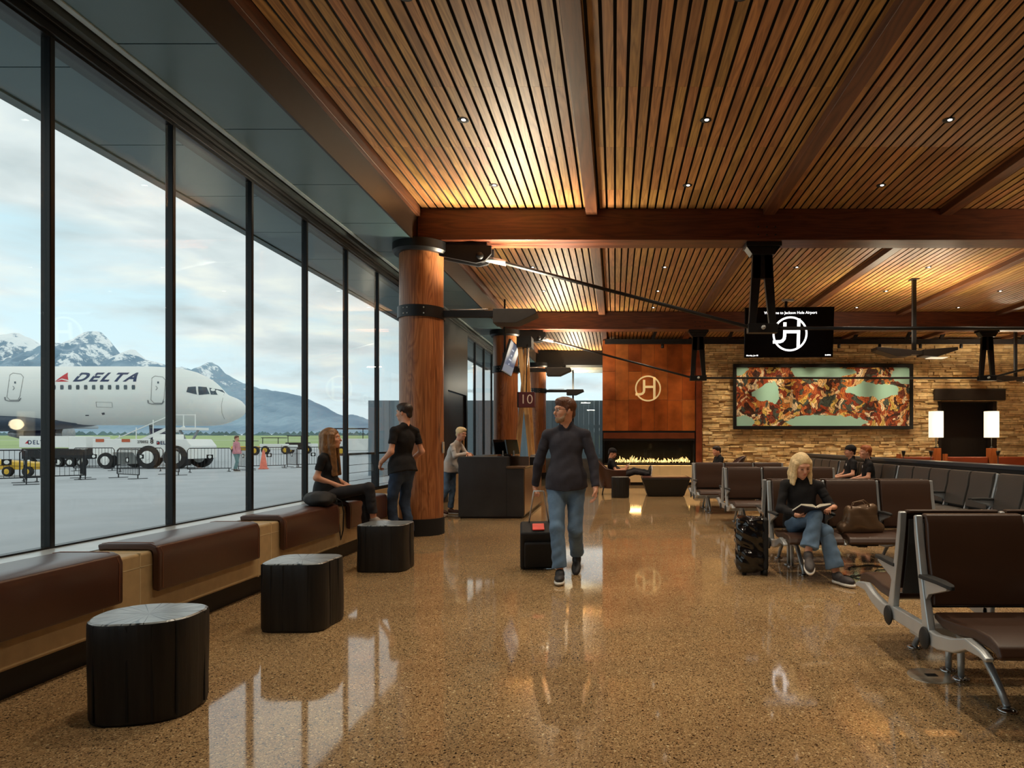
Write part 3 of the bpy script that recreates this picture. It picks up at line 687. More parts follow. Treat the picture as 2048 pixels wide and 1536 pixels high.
blue = ramp(nt, [(0, C(226,236,238)), (.18, C(204,226,234)), (.5, C(168,202,216)), (1, C(130,170,190))]); L.new(zz.outputs[0], blue.inputs[0])
n2 = nd(nt,'ShaderNodeTexNoise', Scale=2.2, Detail=6.0, Distortion=.3); L.new(cb.outputs[0], n2.inputs['Vector'])
cl = ramp(nt, [(.32, C(186,194,196)), (.5, C(216,220,220)), (.62, C(238,236,226)), (.74, C(252,246,228))]); L.new(n2.outputs['Fac'], cl.inputs[0])
mx = nd(nt,'ShaderNodeMix', data_type='RGBA'); L.new(cr.outputs[0], mx.inputs[0]); L.new(blue.outputs[0], mx.inputs[6]); L.new(cl.outputs[0], mx.inputs[7])
L.new(mx.outputs[2], bg.inputs[0]); bg.inputs[1].default_value = 1.35

# ================================================================ the room
ZC, ZB, ZS = 4.57, 4.13, 4.10                       # slatted ceiling, beam undersides, grey soffit
MODY, STEP = 4.40, 1.215                            # window mullions
XG = -3.75
fl = MB().box(XG-.1, 15, -3, 24.6, -.15, 0).build('floor', M['floor']); tag(fl, kind='structure')
# slatted ceiling: boards between crossbeams, black void above
mb = MB(); pitch = 2.475/22; x = -2.70; ks = 0
while x < 14.2:
    y = -2.6; ky = 0
    off = 1.55*(ks//3 % 2)*.0
    while y < 24.2:
        y1 = min(y+1.245, 24.3)
        mb.box(x+.014, x+pitch-.014, y+.001, y1-.001, ZC, ZC+.012); y = y1
    x += pitch; ks += 1
ce = mb.build('ceiling', M['slat']); tag(ce, kind='structure')
bk = MB().box(-2.72, 14.6, -3, 24.6, ZC+.06, ZC+.3).build('ceiling_void', M['blackm'], ce)
trim = [0]
def structure(name, mb, mat, **k):
    o = mb.build(name, mat, **k); tag(o, kind='structure'); return o
def trim_(mb, mat, **k):
    trim[0] += 1; return structure('trim_%d' % trim[0], mb, mat, **k)
trim_(MB().box(-2.80,-2.715,-3,24.3,4.455,4.60), M['purlin'], bevel=.006)
YB = [9.29, 16.61, 23.93]
spans = [(-3, 9.29), (9.69, 16.61), (17.01, 23.93)]
for i in range(7):
    cx = -.325+2.475*i
    for a, b in spans: trim_(MB().box(cx-.08, cx+.08, a, b, 4.475, 4.62), M['purlin'], bevel=.006)
pos_w = ['nearest the camera', 'in the middle of the hall', 'farthest, beside the fireplace wall']
for i, y in enumerate(YB):
    o = MB().box(-2.76, 14.4, y, y+.40, ZB, ZC-.002).build('crossbeam', M['beam'], bevel=.008)
    tag(o, 'deep brown glulam crossbeam under the slatted ceiling, the one '+pos_w[i], 'beam', 'glulam crossbeams')
    if i < 2:
        for bx in (2.12, 9.4):
            bo = MB()
            for r in range(2):
                for c in range(3): MB().lathe([(.004,-.016),(.012,-.012),(.012,0)], (bx-.12+.12*c, y-.002, ZB+.07+.11*r), 8, 'y').build('bolt_head', M['black'], o)
# grey soffit (inside and outside), shade pocket, fascia
ys = [4.78-1.33*2-.0+1.275*i for i in range(-2,18)]
mb = MB()
for a, b in zip(ys, ys[1:]): mb.box(-3.50, -2.79, a+.006, b-.006, ZS, ZS+.03)
trim_(mb, M['soffit'])
trim_(MB().box(-3.49,-2.8,-3,24.6,ZS+.035,ZS+.06), M['blackm'])
trim_(MB().box(-2.79,-2.765,-3,24.3,ZS-.005,4.64), M['fascia'])
mb = MB().box(-3.545,-3.50,-3,24.6,ZS-.01,ZS+.06)
trim_(mb, simple('pale_grey_channel', C(168,184,188), .4, .1))
trim_(MB().box(-3.60,-3.545,-3,24.6,ZS+.03,ZS+.10), M['blackm'])
trim_(MB().box(-3.655,-3.60,-3,24.6,ZS-.03,ZS+.08), simple('header_grey', C(78,88,90), .4, .1))
mb = MB().box(-3.82,-3.66,-3,24.6,4.04,4.12); mb.box(-3.80,-3.69,-3,24.6,3.985,4.04)
trim_(mb, M['mullion'], bevel=.004)
# exterior overhang
mb = MB()
for i in range(22):
    a = -3+1.3*i+.16
    mb.box(-4.86, -4.06, a+.006, a+1.294, 4.10, 4.13)
trim_(mb, M['soffit'])
trim_(MB().box(-4.98,-4.87,-3,25.6,4.085,4.40), simple('overhang_edge', C(92,112,116), .5, .1))
trim_(MB().box(-4.05,-3.83,-3,25.6,4.09,4.13), simple('soffit_inner_band', C(58,68,70), .45, .1))
trim_(MB().box(-4.87,15,-3,25.6,4.65,4.9), M['fascia'])
trim_(MB().box(-4.87,-3.6,-3,25.6,4.14,4.18), M['blackm'])
# curtain wall windows
k0 = -6; nwin = 0
def window(y0, y1, solid=False):
    global nwin; nwin += 1
    o = empty('window_%d' % nwin, (XG, y0, 0), kind='structure')
    m_ = MB().box(-.035,.03,-.02,.02,.56,4.02); m_.build('mullion', M['mullion'], o, bevel=.004)
    m_ = MB().box(-.035,.03,.02,y1-y0-.02,.56,.612); m_.box(-.035,.03,.02,y1-y0-.02,3.97,4.02); m_.build('window_frame', M['mullion'], o)
    MB().box(-.008,.008,.02,y1-y0-.02,.60,3.98).build('pane', M['glass'], o)
    return o
for k in range(k0, 17):
    y0 = MODY+STEP*k
    if 14.0 < y0 < 15.5: continue
    window(y0, y0+STEP)
# solid bay with the exit door between two columns
DY0, DY1 = MODY+STEP*8, MODY+STEP*9
DY1 = MODY+STEP*10-0.0
structure('wall_left', MB().box(XG-.08,XG+.08,DY0,DY0+.12,0,4.02).box(XG-.08,XG+.08,DY1-.12,DY1,0,4.02).box(XG-.08,XG+.08,DY0+.12,DY1-.12,2.46,4.02).box(XG-.08,XG+.08,DY0+.12,DY0+.5,0,2.46), M['mullion'])
d = empty('door_1', (XG,DY1-.1,0), kind='structure')
MB().box(-.03,.03,-1.80,-.02,0.01,2.44).build('door_leaf', simple('dark_door', C(26,26,28), .4), d, bevel=.005)
MB().box(.035,.10,-1.5,-.25,.98,1.04).build('push_bar', M['alu'], d, bevel=.01)
MB().box(.03,.05,-.22,-.10,1.05,1.55).build('door_light_strip', simple('yellow_reflector', C(190,150,80), .3), d)
# wall below the glass, floor line
structure('wall_bench_side', MB().box(XG-.14,XG+.06,-3,24.6,0,.56), M['stonebench'])
structure('trim_90', MB().box(XG+.0,-3.36,-3,9.05,.585,.60), simple('pale_sill', C(196,202,204), .3, .2))
# end wall beyond the fireplace
YE = 24.35
structure('wall_side', MB().box(-.3,2.65,21.4,YE-.5,0,4.6), simple('return_wall_plaster', C(120,116,104), .7))
structure('wall_end', MB().box(-3.8,-.3,YE,YE+.2,0,.66).box(-.3,2.7,YE,YE+.2,0,4.6).box(-3.8,-.3,YE,YE+.2,3.96,4.6), simple('end_wall_plaster', C(120,116,104), .7))
for i, (a, b) in enumerate(((-3.7,-2.62),(-2.62,-1.54),(-1.54,-.46))):
    nwin += 1; o = empty('window_%d' % nwin, (a,YE+.08,0), kind='structure')
    MB().box(-.03,.03,-.05,.05,.66,3.96).build('mullion', M['mullion'], o)
    MB().box(.0,b-a,-.05,.05,.66,.72).box(0,b-a,-.05,.05,3.86,3.96).build('window_frame', simple('grey_frame', C(120,128,130), .4), o)
    MB().box(0,b-a,-.006,.006,.72,3.86).build('pane', M['glass'], o)
structure('trim_91', MB().box(-2.9,-.42,23.6,24.33,4.05,4.56), M['black'])
# far walls of the hall, off to the right and behind
structure('wall_right', MB().box(14.6,14.8,-3,24.6,0,4.6), simple('tan_plaster_wall', C(170,130,90), .8))
structure('wall_back', MB().box(XG,14.8,-3.2,-3,0,4.6), simple('tan_plaster_back', C(150,116,80), .8))

# ---------------------------------------------------------------- stone wall
YW = 20.60
structure('wall_front', MB().box(2.70,9.9,YW+.02,YW+.35,0,4.6).box(11.9,14.7,YW+.02,YW+.35,0,4.6).box(9.9,11.9,YW+.02,YW+.35,2.55,4.6), M['mortar'])
mb = MB(); rs = random.Random(3); z = .0
while z < 4.45:
    h = rs.choice((.05,.06,.07,.085,.10)); x = 2.70-rs.random()*.3
    while x < 14.6:
        l = rs.uniform(.14,.52)*(1 if h > .05 else 1.2); p = rs.uniform(.02,.085); j = lambda s=.006: rs.uniform(-s,s)
        x0, x1 = max(x,2.70), x+l-.006
        if z < 2.58 and x0 < 10.0 < x1: x1 = 9.995
        if z < 2.58 and x0 < 11.81 < x1: x0 = 11.815
        if x1-x0 > .03 and not (x1 > 10.0 and x0 < 11.8 and z < 2.58):
            hh = h-.004+ (rs.random() < .1)*.0; e = .008
            q = [(x0+j(),YW+.03,z+j(.003)),(x1+j(),YW+.03,z+j(.003)),(x1,YW-p+.02+e,z+j(.004)+e),(x0,YW-p+.02+e,z+e+j(.004))]
            f = YW-p
            vs = [(x0,YW+.05,z),(x1,YW+.05,z),(x1,YW+.05,z+hh),(x0,YW+.05,z+hh),
                  (x0+j(),f+.015,z+j(.003)),(x1+j(),f+.015,z+j(.003)),(x1+j(),f+.015,z+hh+j(.003)),(x0+j(),f+.015,z+hh+j(.003)),
                  (x0+.01+j(),f+j(),z+.009),(x1-.01+j(),f+j(),z+.009),(x1-.012+j(),f+j(.012),z+hh-.009),(x0+.012+j(),f+j(.012),z+hh-.009)]
            fs = [(8,9,10,11)]
            for b0 in (0,4):
                for k in range(4): fs.append((b0+k,b0+(k+1)%4,b0+4+(k+1)%4,b0+4+k))
            mb.add(vs, fs)
        x += l
    z += h
st = mb.build('wall_stone', M['stone']); tag(st, kind='structure')
# niche behind the stone opening, header beam
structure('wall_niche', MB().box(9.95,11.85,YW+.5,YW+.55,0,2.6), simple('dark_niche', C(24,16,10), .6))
o = MB().box(9.83,12.02,YW-.16,YW+.2,2.60,2.95).build('lintel_beam', simple('dark_charred_lintel', C(30,20,14), .6, 0, .3), bevel=.02)
tag(o, 'thick dark timber lintel over the doorway in the stone wall', 'lintel')
mb = MB().box(9.98,10.10,YW-.02,YW+.3,0,2.6); mb.box(11.70,11.82,YW-.02,YW+.3,0,2.6)
trim_(mb, simple('dark_jamb', C(30,20,14), .6))
# ---------------------------------------------------------------- copper fireplace
fp = empty('fireplace', (1.045,YW,0), 0, 'wide copper clad gas fireplace with long row of flames', 'fireplace')
X0, X1 = -.387-1.045, 2.48-1.045
W_ = X1-X0
mb = MB()
cols = [0,.14,.28,.42,.56,.70,.86,1.0]
for i in range(7):
    xa, xb = X0+W_*cols[i], X0+W_*cols[i+1]
    zs = [1.66,2.62,3.50,4.46] if i%2 == 0 else [1.66,2.60,4.46]
    for a, b in zip(zs, zs[1:]): mb.box(xa+.003, xb-.003, -.04+.004*(i%2), .3, a+.003, b-.003)
mb.build('copper_panels', M['copper'], fp, bevel=.003)
MB().box(X0,X1,.0,.34,1.38,4.46).build('panel_backing', M['black'], fp)
MB().box(X0+.03,X1-.02,-.07,.2,1.42,1.60).build('lintel_panel', simple('copper_brown_lintel', C(120,62,34), .4, .4, .2, 3), fp, bevel=.006)
MB().box(X0,X1,-.06,.1,1.605,1.65).box(X0,X1,-.06,.1,1.36,1.41).build('lintel_trim', M['black'], fp)  # thin black steel strips above and below the lintel panel
mb = MB().box(X0,X0+.05,-.02,.7,.62,1.38).box(X1-.05,X1,-.02,.7,.62,1.38).box(X0,X1,.6,.7,.62,1.38).box(X0,X1,-.02,.7,.60,.66)
mb.build('firebox', M['firebox'], fp)
rf = random.Random(5); mb = MB()
for i in range(60): mb.ball((X0+.2+rf.random()*(W_-.4), .12+rf.random()*.25, .68), rf.uniform(.015,.035), 6, 4)
tag(mb.build('fire_media', M['ember'], fp), kind='stuff')
x = X0+.42
while x < X1-.15:
    h = rf.uniform(.06,.18)*(1.5 if rf.random() < .14 else 1); r = rf.uniform(.012,.022); pts = []; rr = []
    for k in range(7): t = k/6; pts.append((x+.02*math.sin(t*5+x*9)*t, .22+rf.uniform(-.01,.01), .68+h*t)); rr.append(r*math.sin(PI*min(1,.22+t*.78))**.8+.0008)
    MB().tube(pts, rr, 7).build('flame', M['flame'], fp, True); x += rf.uniform(.035,.062)
MB().box(X0-.02,X1+.0,-.02,.0,.66,1.37).build('fire_glass', M['glass'], fp)
lp = bpy.data.lights.new('fire_light','AREA'); lp.shape = 'RECTANGLE'; lp.size = 2.3; lp.size_y = .12; lp.energy = 10; lp.color = (1,.55,.2)
lo = bpy.data.objects.new('fire_light', lp); COL.objects.link(lo); lo.location = (0,-.05,.8); lo.rotation_euler = (-PI/2,0,0); lo.parent = fp
he = MB().box(-.50,2.60,YW-.42,YW+.3,.09,.60).build('hearth_ledge', M['cream'], bevel=.01); tag(he, 'pale stone hearth ledge running under the fireplace', 'hearth')
MB().box(-.46,2.56,YW-.36,YW+.3,0,.09).build('toe_kick', M['kick'], he)
for i in range(1,5): MB().box(-.5+.62*i-.004,-.5+.62*i+.004,YW-.424,YW-.41,.09,.6).build('ledge_joint', M['joint'], he)
o = MB().box(2.50,2.68,YW-.12,YW+.2,0,4.46).build('steel_post', M['rust'], bevel=.01); tag(o, 'rusty brown vertical post between the fireplace and stone wall', 'post')
def jh(parent, mat, R, name='monogram', dep=.03):        # ringed J and H monogram in the XZ plane
    s = R/115.0; mb = MB(); n = 48; ri, ro = R*.89, R
    a0 = math.radians(214)
    pts = [(R*.945*math.cos(a0+2*PI*i/n*.985), R*.945*math.sin(a0+2*PI*i/n*.985)) for i in range(n+1)]
    mb.strip(pts, R*.055, 0, -dep, 'y')
    hw = 10.5*s
    mb.strip([(56*s,100*s),(56*s,-90*s)], hw, 0, -dep, 'y')
    mb.box(-25*s,50*s,-dep,0,4*s,24*s)
    J = [(-35*s,76*s),(-35*s,-15*s),(-38*s,-32*s),(-50*s,-46*s),(-66*s,-51*s),(-112*s,-53*s)]
    mb.strip(J, hw, 0, -dep, 'y')
    return mb.build(name, mat, parent)
lg = jh(None, M['brass'], .40); lg.location = at(1296,777,YW-.06); lg.location.y = YW-.06; lg.name = 'monogram_sign'
tag(lg, 'pale round metal JH monogram mounted on the copper panels', 'sign')
# ---------------------------------------------------------------- mural
pc = (3.64+9.14)/2
mu_ = empty('mural', (pc,YW-.14,2.71), 0, 'long framed colourful painting hanging on the stone wall', 'painting')
MB().box(-2.66,2.66,-.02,.0,-.90,.90).build('canvas', M['painting'], mu_)
mb = MB()
for a in ((-2.76,2.76,.90,1.0),(-2.76,2.76,-1.0,-.90)): mb.box(a[0],a[1],-.07,.04,a[2],a[3])
mb.box(-2.76,-2.66,-.07,.04,-.9,.9).box(2.66,2.76,-.07,.04,-.9,.9).build('picture_frame', M['black'], mu_, bevel=.006)

# ---------------------------------------------------------------- log columns with light arms
def shade_head(root, x0, x1, z, y=0, double=False):
    d = .17
    poly = [(x0,z-.10),(x0,z+.10),(x1,z+.10),(x1+.02,z+.03),(x0+(x1-x0)*.55,z-.10)]
    m_ = MB().prism([(p[0],p[1]) for p in poly], y-d, y+d, 'y'); return m_.build('lamp_head', simple('dark_lamp_housing', C(52,50,48), .5, .1), root, bevel=.006)
colY = [9.49, 16.81, 24.1-.45]
names = ['nearest', 'middle', 'farthest']
for i, cy in enumerate(colY):
    c = empty('log_column', (-2.763,cy,0), 0, ['tall peeled log column nearest the camera where a man leans', 'peeled log column behind the gate desk with the tilted screen', 'farthest peeled log column against the end windows'][i], 'column', 'log columns')
    r = .307
    prof = [(r+.01,.2),(r+.006,.9),(r+.0,1.8),(r-.004,2.8),(r-.008,ZB-.2)]
    lgm = MB(); seg = 64; rr = random.Random(i)
    ph = [rr.random()*6 for _ in range(5)]
    zs = [.18+ (ZB-.2)*t/24 for t in range(25)]
    vs = []; fs = []
    for z in zs:
        for k in range(seg):
            t = 2*PI*k/seg; q = r*(1+.010*math.sin(3*t+ph[0]+z*.5)+.006*math.sin(7*t+ph[1]+z*1.3)+.004*math.sin(z*4+ph[2]+2*t)); vs.append((q*math.cos(t), q*math.sin(t), z))
    for a in range(len(zs)-1):
        for k in range(seg): fs.append((a*seg+k,a*seg+(k+1)%seg,(a+1)*seg+(k+1)%seg,(a+1)*seg+k))
    lgm.add(vs, fs); lgm.build('log', M['log'], c, True)
    sharp(MB().lathe([(r+.015,0),(r+.015,.235),(r-.02,.235)], (0,0,0), 48).build('base_ring', M['blackm'], c, True))
    bd = sharp(MB().lathe([(r-.01,3.05),(r+.022,3.05),(r+.022,3.21),(r-.01,3.21)], (0,0,0), 48).build('steel_band', M['black'], c, True))
    for z in (3.09,3.17):
        for t in (-1.9,-2.1,-1.2): MB().ball(((r+.024)*math.cos(t),(r+.024)*math.sin(t),z), .010, 8, 5).build('band_bolt', M['alu'], bd, True)
    # cap bracket
    sharp(MB().lathe([(r+.06,3.96),(r+.09,4.0),(r+.09,4.12),(r*.5,4.125)], (0,0,0), 48).build('cap_ring', M['black'], c, True))
    mb = MB()
    for y in (-.10,.10): mb.prism([(.1,4.10),(1.02,4.08),(1.02,3.96),(.93,3.86),(.80,3.83),(.1,3.97)], y-.02, y+.02, 'y')
    mb.box(.1,.95,-.1,.1,4.05,4.12)
    mb.build('bracket_plate', M['black'], c, bevel=.004)
    MB().lathe([(.001,-.15),(.05,-.15),(.05,.15),(.001,.15)], (.86,0,3.93), 20, 'y').build('bracket_pin', M['black'], c, True)
    # arm and uplight
    a = empty('column_uplight', (-2.763,cy,0), 0, 'black wedge uplight on a horizontal arm from the %s log column' % names[i], 'light fixture', 'column uplights')
    MB().bar((r+.0,0,3.13),(1.06,0,3.13),.10,.09).build('arm', M['black'], a, bevel=.004)
    MB().tube([(r+.1,0,3.19),(.95,0,3.20)], .008, 6).build('conduit', M['alu'], a, True)
    shade_head(a, 1.05, 1.64, 3.08)
    lp = bpy.data.lights.new('uplight_lamp','AREA'); lp.shape = 'RECTANGLE'; lp.size = .45; lp.size_y = .10; lp.energy = 100; lp.color = (1,.85,.60); lp.spread = 2.6
    for sy in (-1,1): lo = bpy.data.objects.new('uplight_lamp', lp); COL.objects.link(lo); lo.location = (1.33,.10*sy,3.22); lo.rotation_euler = (PI-.42*sy*-1,0,0); lo.parent = a
# tie rod trusses
for i, y in enumerate((9.49,16.81)):
    t = empty('tie_rod_truss', (2.1,y,0), 0, ['black steel tie rods and A shaped king post under the nearer crossbeam', 'black steel tie rods and A shaped king posts under the farther crossbeam'][i], 'truss')
    def kp(x):
        mb = MB(); mb.box(x-.25,x+.25,-.14,.14,ZB-.06,ZB); mb.prism([(x-.24,ZB-.06),(x+.24,ZB-.06),(x+.16,ZB-.17),(x-.16,ZB-.17)], -.10, .10, 'y')
        for s in (-1,1):
            mb.prism([(x+s*.14,ZB-.15),(x+s*.02,ZB-.15),(x+s*.03,ZB-.52),(x+s*.10,2.93),(x+s*.20,2.90),(x+s*.165,3.5)], -.04, .04, 'y')
        mb.box(x-.14,x+.14,-.04,.04,ZB-.50,ZB-.14); mb.box(x-.21,x+.21,-.07,.07,2.86,2.99)
        mb.build('king_post', M['black'], t, bevel=.006)
        MB().lathe([(.03,-.11),(.03,.11)], (x,0,2.93), 12, 'y').build('post_pin', M['alu'], t, True)
    kp(0); kp(7.3)
    sharp(MB().tube([(-1.93-2.07,0,3.93),(-3.70,0,3.87),(-.2,0,2.95)], .026, 10).build('diagonal_rod', M['black'], t, True))
    MB().tube([(-3.98,0,3.93),(-3.66,0,3.86)], .042, 12).build('rod_sleeve', M['alu'], t, True)
    MB().tube([(.15,0,2.93),(7.15,0,2.93)], .026, 10).build('level_rod', M['black'], t, True)
    MB().tube([(7.45,0,2.95),(11.3,0,3.93)], .026, 10).build('diagonal_rod', M['black'], t, True)
    MB().bar((11.2,0,3.95),(11.8,0,4.12),.1,.2).build('end_bracket', M['black'], t)
# pendant double uplight in the hall, and its twins out of the picture
def pendant(x, y, lab, e=60):
    a = empty('pendant_uplight', (x,y,0), 0, lab, 'light fixture', 'hanging twin uplights')
    MB().box(-.035,.035,-.035,.035,3.1,ZC+.02).build('drop_pole', M['black'], a)
    MB().box(-.08,.08,-.08,.08,ZC-.02,ZC).build('ceiling_plate', M['black'], a)
    mb = MB()
    for s in (-1,1): mb.prism([(s*.12,3.02),(s*.12,3.14),(s*.80,3.19),(s*.80,3.13),(s*.40,3.0)], -.16, .16, 'y')
    mb.box(-.14,.14,-.1,.1,3.05,3.13)
    mb.build('lamp_head', simple('lamp_housing_dark', C(44,38,34), .5), a, bevel=.005)
    MB().box(.28,.62,-.12,.12,2.985,2.995).build('lamp_lens', emis('soft_lens', (1,.85,.6,1), .8), a)
    for s in (-1,1):
        lp = bpy.data.lights.new('uplight_lamp','AREA'); lp.shape = 'RECTANGLE'; lp.size = .5; lp.size_y = .22; lp.energy = e; lp.color = (1,.85,.60); lp.spread = 2.9
        lo = bpy.data.objects.new('uplight_lamp', lp); COL.objects.link(lo); lo.location = (s*.5,0,3.23); lo.rotation_euler = (PI,0,0); lo.parent = a
pendant(5.98, 13.3, 'twin wedge uplight hanging on a pole right of the welcome screen')
pendant(7.2, 7.9, 'twin uplight hanging over the right side of the near bay', 30)
pendant(11.2, 18.6, 'twin uplight hanging far right before the stone wall', 40)
# black lighting track before the far walls
tr = empty('lighting_track', (6,19.6,0), 0, 'long black lighting channel hung in front of the stone wall', 'light track')
MB().box(-6.3,8.2,-.04,.04,4.20,4.34).build('channel', M['black'], tr)
for x in (-4.9,-2.65,1.05,2.6,3.6,6): MB().bar((x,0,4.34),(x+.1,0,ZC),.09,.09).build('hanger', M['black'], tr)
for i, x in enumerate([-4.6,-3.4,-1.8,-.6,.6,1.8,3.0,4.2,6.4,7.6]):
    lp = bpy.data.lights.new('track_spot','SPOT'); lp.energy = 1150; lp.spot_size = 1.35; lp.spot_blend = .9; lp.color = (1,.80,.52); lp.shadow_soft_size = .05
    if x < -3.2: lp.energy = 850
    if x > 4.5: lp.energy = 330
    lo = bpy.data.objects.new('track_spot', lp); COL.objects.link(lo); lo.location = (x,-.02,4.16); lo.rotation_euler = (math.radians(26),0,0); lo.parent = tr
    MB().lathe([(.03,0),(.045,-.02),(.045,-.12),(.03,-.13)], (x,0,4.21), 12).build('spot_head', M['black'], tr, True)

# ---------------------------------------------------------------- recessed downlights
ordx = ['first','second','third','fourth','fifth']
bays = {'nearest': (3.0,4.87,6.74,8.45), 'second': (10.8,12.4,14.35,16.1), 'farthest': (18.2,)}
proto = None
for bname, yl in bays.items():
    for iy, y in enumerate(yl):
        for ix in range(6):
            x = -1.54+2.46*ix
            if proto is None:
                proto = empty('downlight', (0,0,0), 0, 'x', 'downlight', 'recessed ceiling downlights')
                sharp(MB().lathe([(.048,-.004),(.060,-.004),(.060,.0),(.050,.03),(.046,.03)], (0,0,0), 24).build('trim_ring', M['black'], proto, True))
                MB().lathe([(.050,-.001),(.050,-.006),(.001,-.006),(.001,-.001)], (0,0,0), 24).build('baffle', M['blackm'], proto, True)
                MB().lathe([(.001,-.010),(.020,-.010),(.022,-.0065),(.001,-.0065)], (.008,-.014,0), 16).build('lens', M['lens'], proto, True)
                lp = bpy.data.lights.new('lamp','SPOT'); lp.energy = 118; lp.spot_size = math.radians(112); lp.spot_blend = .85; lp.color = (1,.85,.64); lp.shadow_soft_size = .03
                lo = bpy.data.objects.new('lamp', lp); COL.objects.link(lo); lo.location = (0,0,-.03); lo.parent = proto
                d = proto
            else: d = copy_tree(proto)
            d.location = (x, y, ZC)
            far = ['row nearest camera','second row','third row','row closest to crossbeam','row closest to crossbeam'][iy if iy < len(yl)-1 else 4]
            d['label'] = '%s ceiling bay downlight, line %s from windows, %s' % (bname, ['one','two','three','four','five','six'][ix], far)
# ================================================================ window bench
be = empty('window_bench', (-3.0,3,0), 0, 'long pale cast stone bench under the tall windows', 'bench')
mb = MB().box(-.40,.0,-6,6.15,.17,.60); mb.build('stone_body', M['stonebench'], be, bevel=.02)
MB().box(-.35,-.095,-6,6.1,0,.17).build('toe_kick', M['kick'], be)
mb = MB()
for y in (-4.9,-3.3,-1.75,-.2,.9,1.2,2.6,2.8,4.2,5.75): mb.box(-.40,.0015,y-.004,y+.004,.17,.6015)
mb.box(.0005,.0015,-6,6.15,.508,.514)
mb.build('stone_joint', M['joint'], be)
cush = [(-.60,.72,'leather cushion on the window bench, out of frame nearest the camera'),(1.05,2.42,'leather cushion at the near end'),(2.72,3.99,'brown leather cushion at the left edge of the photo behind the nearest stump'),(4.30,5.53,'brown leather cushion draped over the bench behind the middle stump'),(5.93,7.13,'brown leather cushion on the bench with the black backpack on it'),(7.40,8.62,'brown leather cushion on the bench between seated woman and standing man')]
for a, b, lab in cush[2:] if False else cush[1:]:
    c = empty('bench_cushion', (-3.0,(a+b)/2,.6), 0, lab if len(lab) > 40 else 'brown leather bench cushion nearest the camera, cut off by the frame', 'cushion', 'leather cushions over the bench')
    h = (b-a)/2
    path = [(-.345,.018),(-.30,.026),(-.10,.026),(-.012,.024),(.018,.012),(.030,-.02),(.030,-.12),(.030,-.245),(.026,-.26)]
    m_ = MB().strip(path, .022, -h, h, 'y'); o = m_.build('leather_pad', M['leather'], c, bevel=.018, seg=4)
    for s in (-1,1): MB().tube([(p[0]+.0,s*(h-.035),p[1]+.0235) if p[0] < -.005 else (p[0]+.0235,s*(h-.035),p[1]) for p in path[:-1]], .0022, 5).build('seam_stitching', M['stitch'], c)
# ---------------------------------------------------------------- charred stump stools
def stump(x, y, w, d, h, rot, lab, seed, e=3.2):
    r = random.Random(seed); c = empty('stump_stool', (x,y,0), rot, lab, 'stool', 'charred timber stump stools')
    n = 48; ph = [r.random()*6 for _ in range(4)]; vs = []; fs = []
    def rad(t):
        q = (abs(math.cos(t)/(w/2))**e+abs(math.sin(t)/(d/2))**e)**(-1/e)
        return q*(1+.018*math.sin(3*t+ph[0])+.012*math.sin(5*t+ph[1]))
    lev = [0,.02,.12,.25,.36,h-.02,h-.006]
    for i, z in enumerate(lev):
        for k in range(n):
            t = 2*PI*k/n; q = rad(t)*(1+.012*math.sin(z*9+ph[2]))
            if i == 0: q *= .97
            if i == len(lev)-1: q *= .985
            if k % 8 == (seed*3) % 8 and 0 < i: q *= .975
            vs.append((q*math.cos(t), q*math.sin(t), z))
    for a in range(len(lev)-1):
        for k in range(n): fs.append((a*n+k,a*n+(k+1)%n,(a+1)*n+(k+1)%n,(a+1)*n+k))
    fs.append(tuple(range(n-1,-1,-1)))
    MB().add(vs, fs).build('stump_body', M['char'], c, True)
    top = [(vs[(len(lev)-1)*n+k]) for k in range(n)]
    m_ = MB(); T = [(p[0],p[1],h-.006) for p in top]+[(p[0]*.96,p[1]*.96,h) for p in top]+[(0,0,h-.003)]
    f2 = [(k,(k+1)%n,n+(k+1)%n,n+k) for k in range(n)]+[(n+k,n+(k+1)%n,2*n) for k in range(n)]
    m_.add(T, f2).build('cracked_top', M['chartop'], c, False)
    for k in range(9):
        t = r.random()*2*PI; q = rad(t); m_ = MB()
        m_.box(-.002-r.random()*.002,.002,-.004,.004,.02,h-.01); 
        n0 = len(m_.v)-8
        for j in range(n0,n0+8): v = Vector(m_.v[j]); v = Matrix.Rotation(t,3,'Z') @ (v+Vector((q*.985+.003,0,0))); m_.v[j] = tuple(v)
        m_.build('drying_crack', M['blackm'], c)
    return c
stump(-2.27,3.24,.47,.42,.47,.12,'rounded black charred stump stool nearest the camera', 1, 2.6)
stump(-2.23,4.75,.46,.44,.47,.02,'squarish black charred stump stool, middle one of the row along the bench', 2, 5)
stump(-2.36,6.86,.49,.46,.47,-.04,'squarish black charred stump stool nearest the log column', 3, 5)

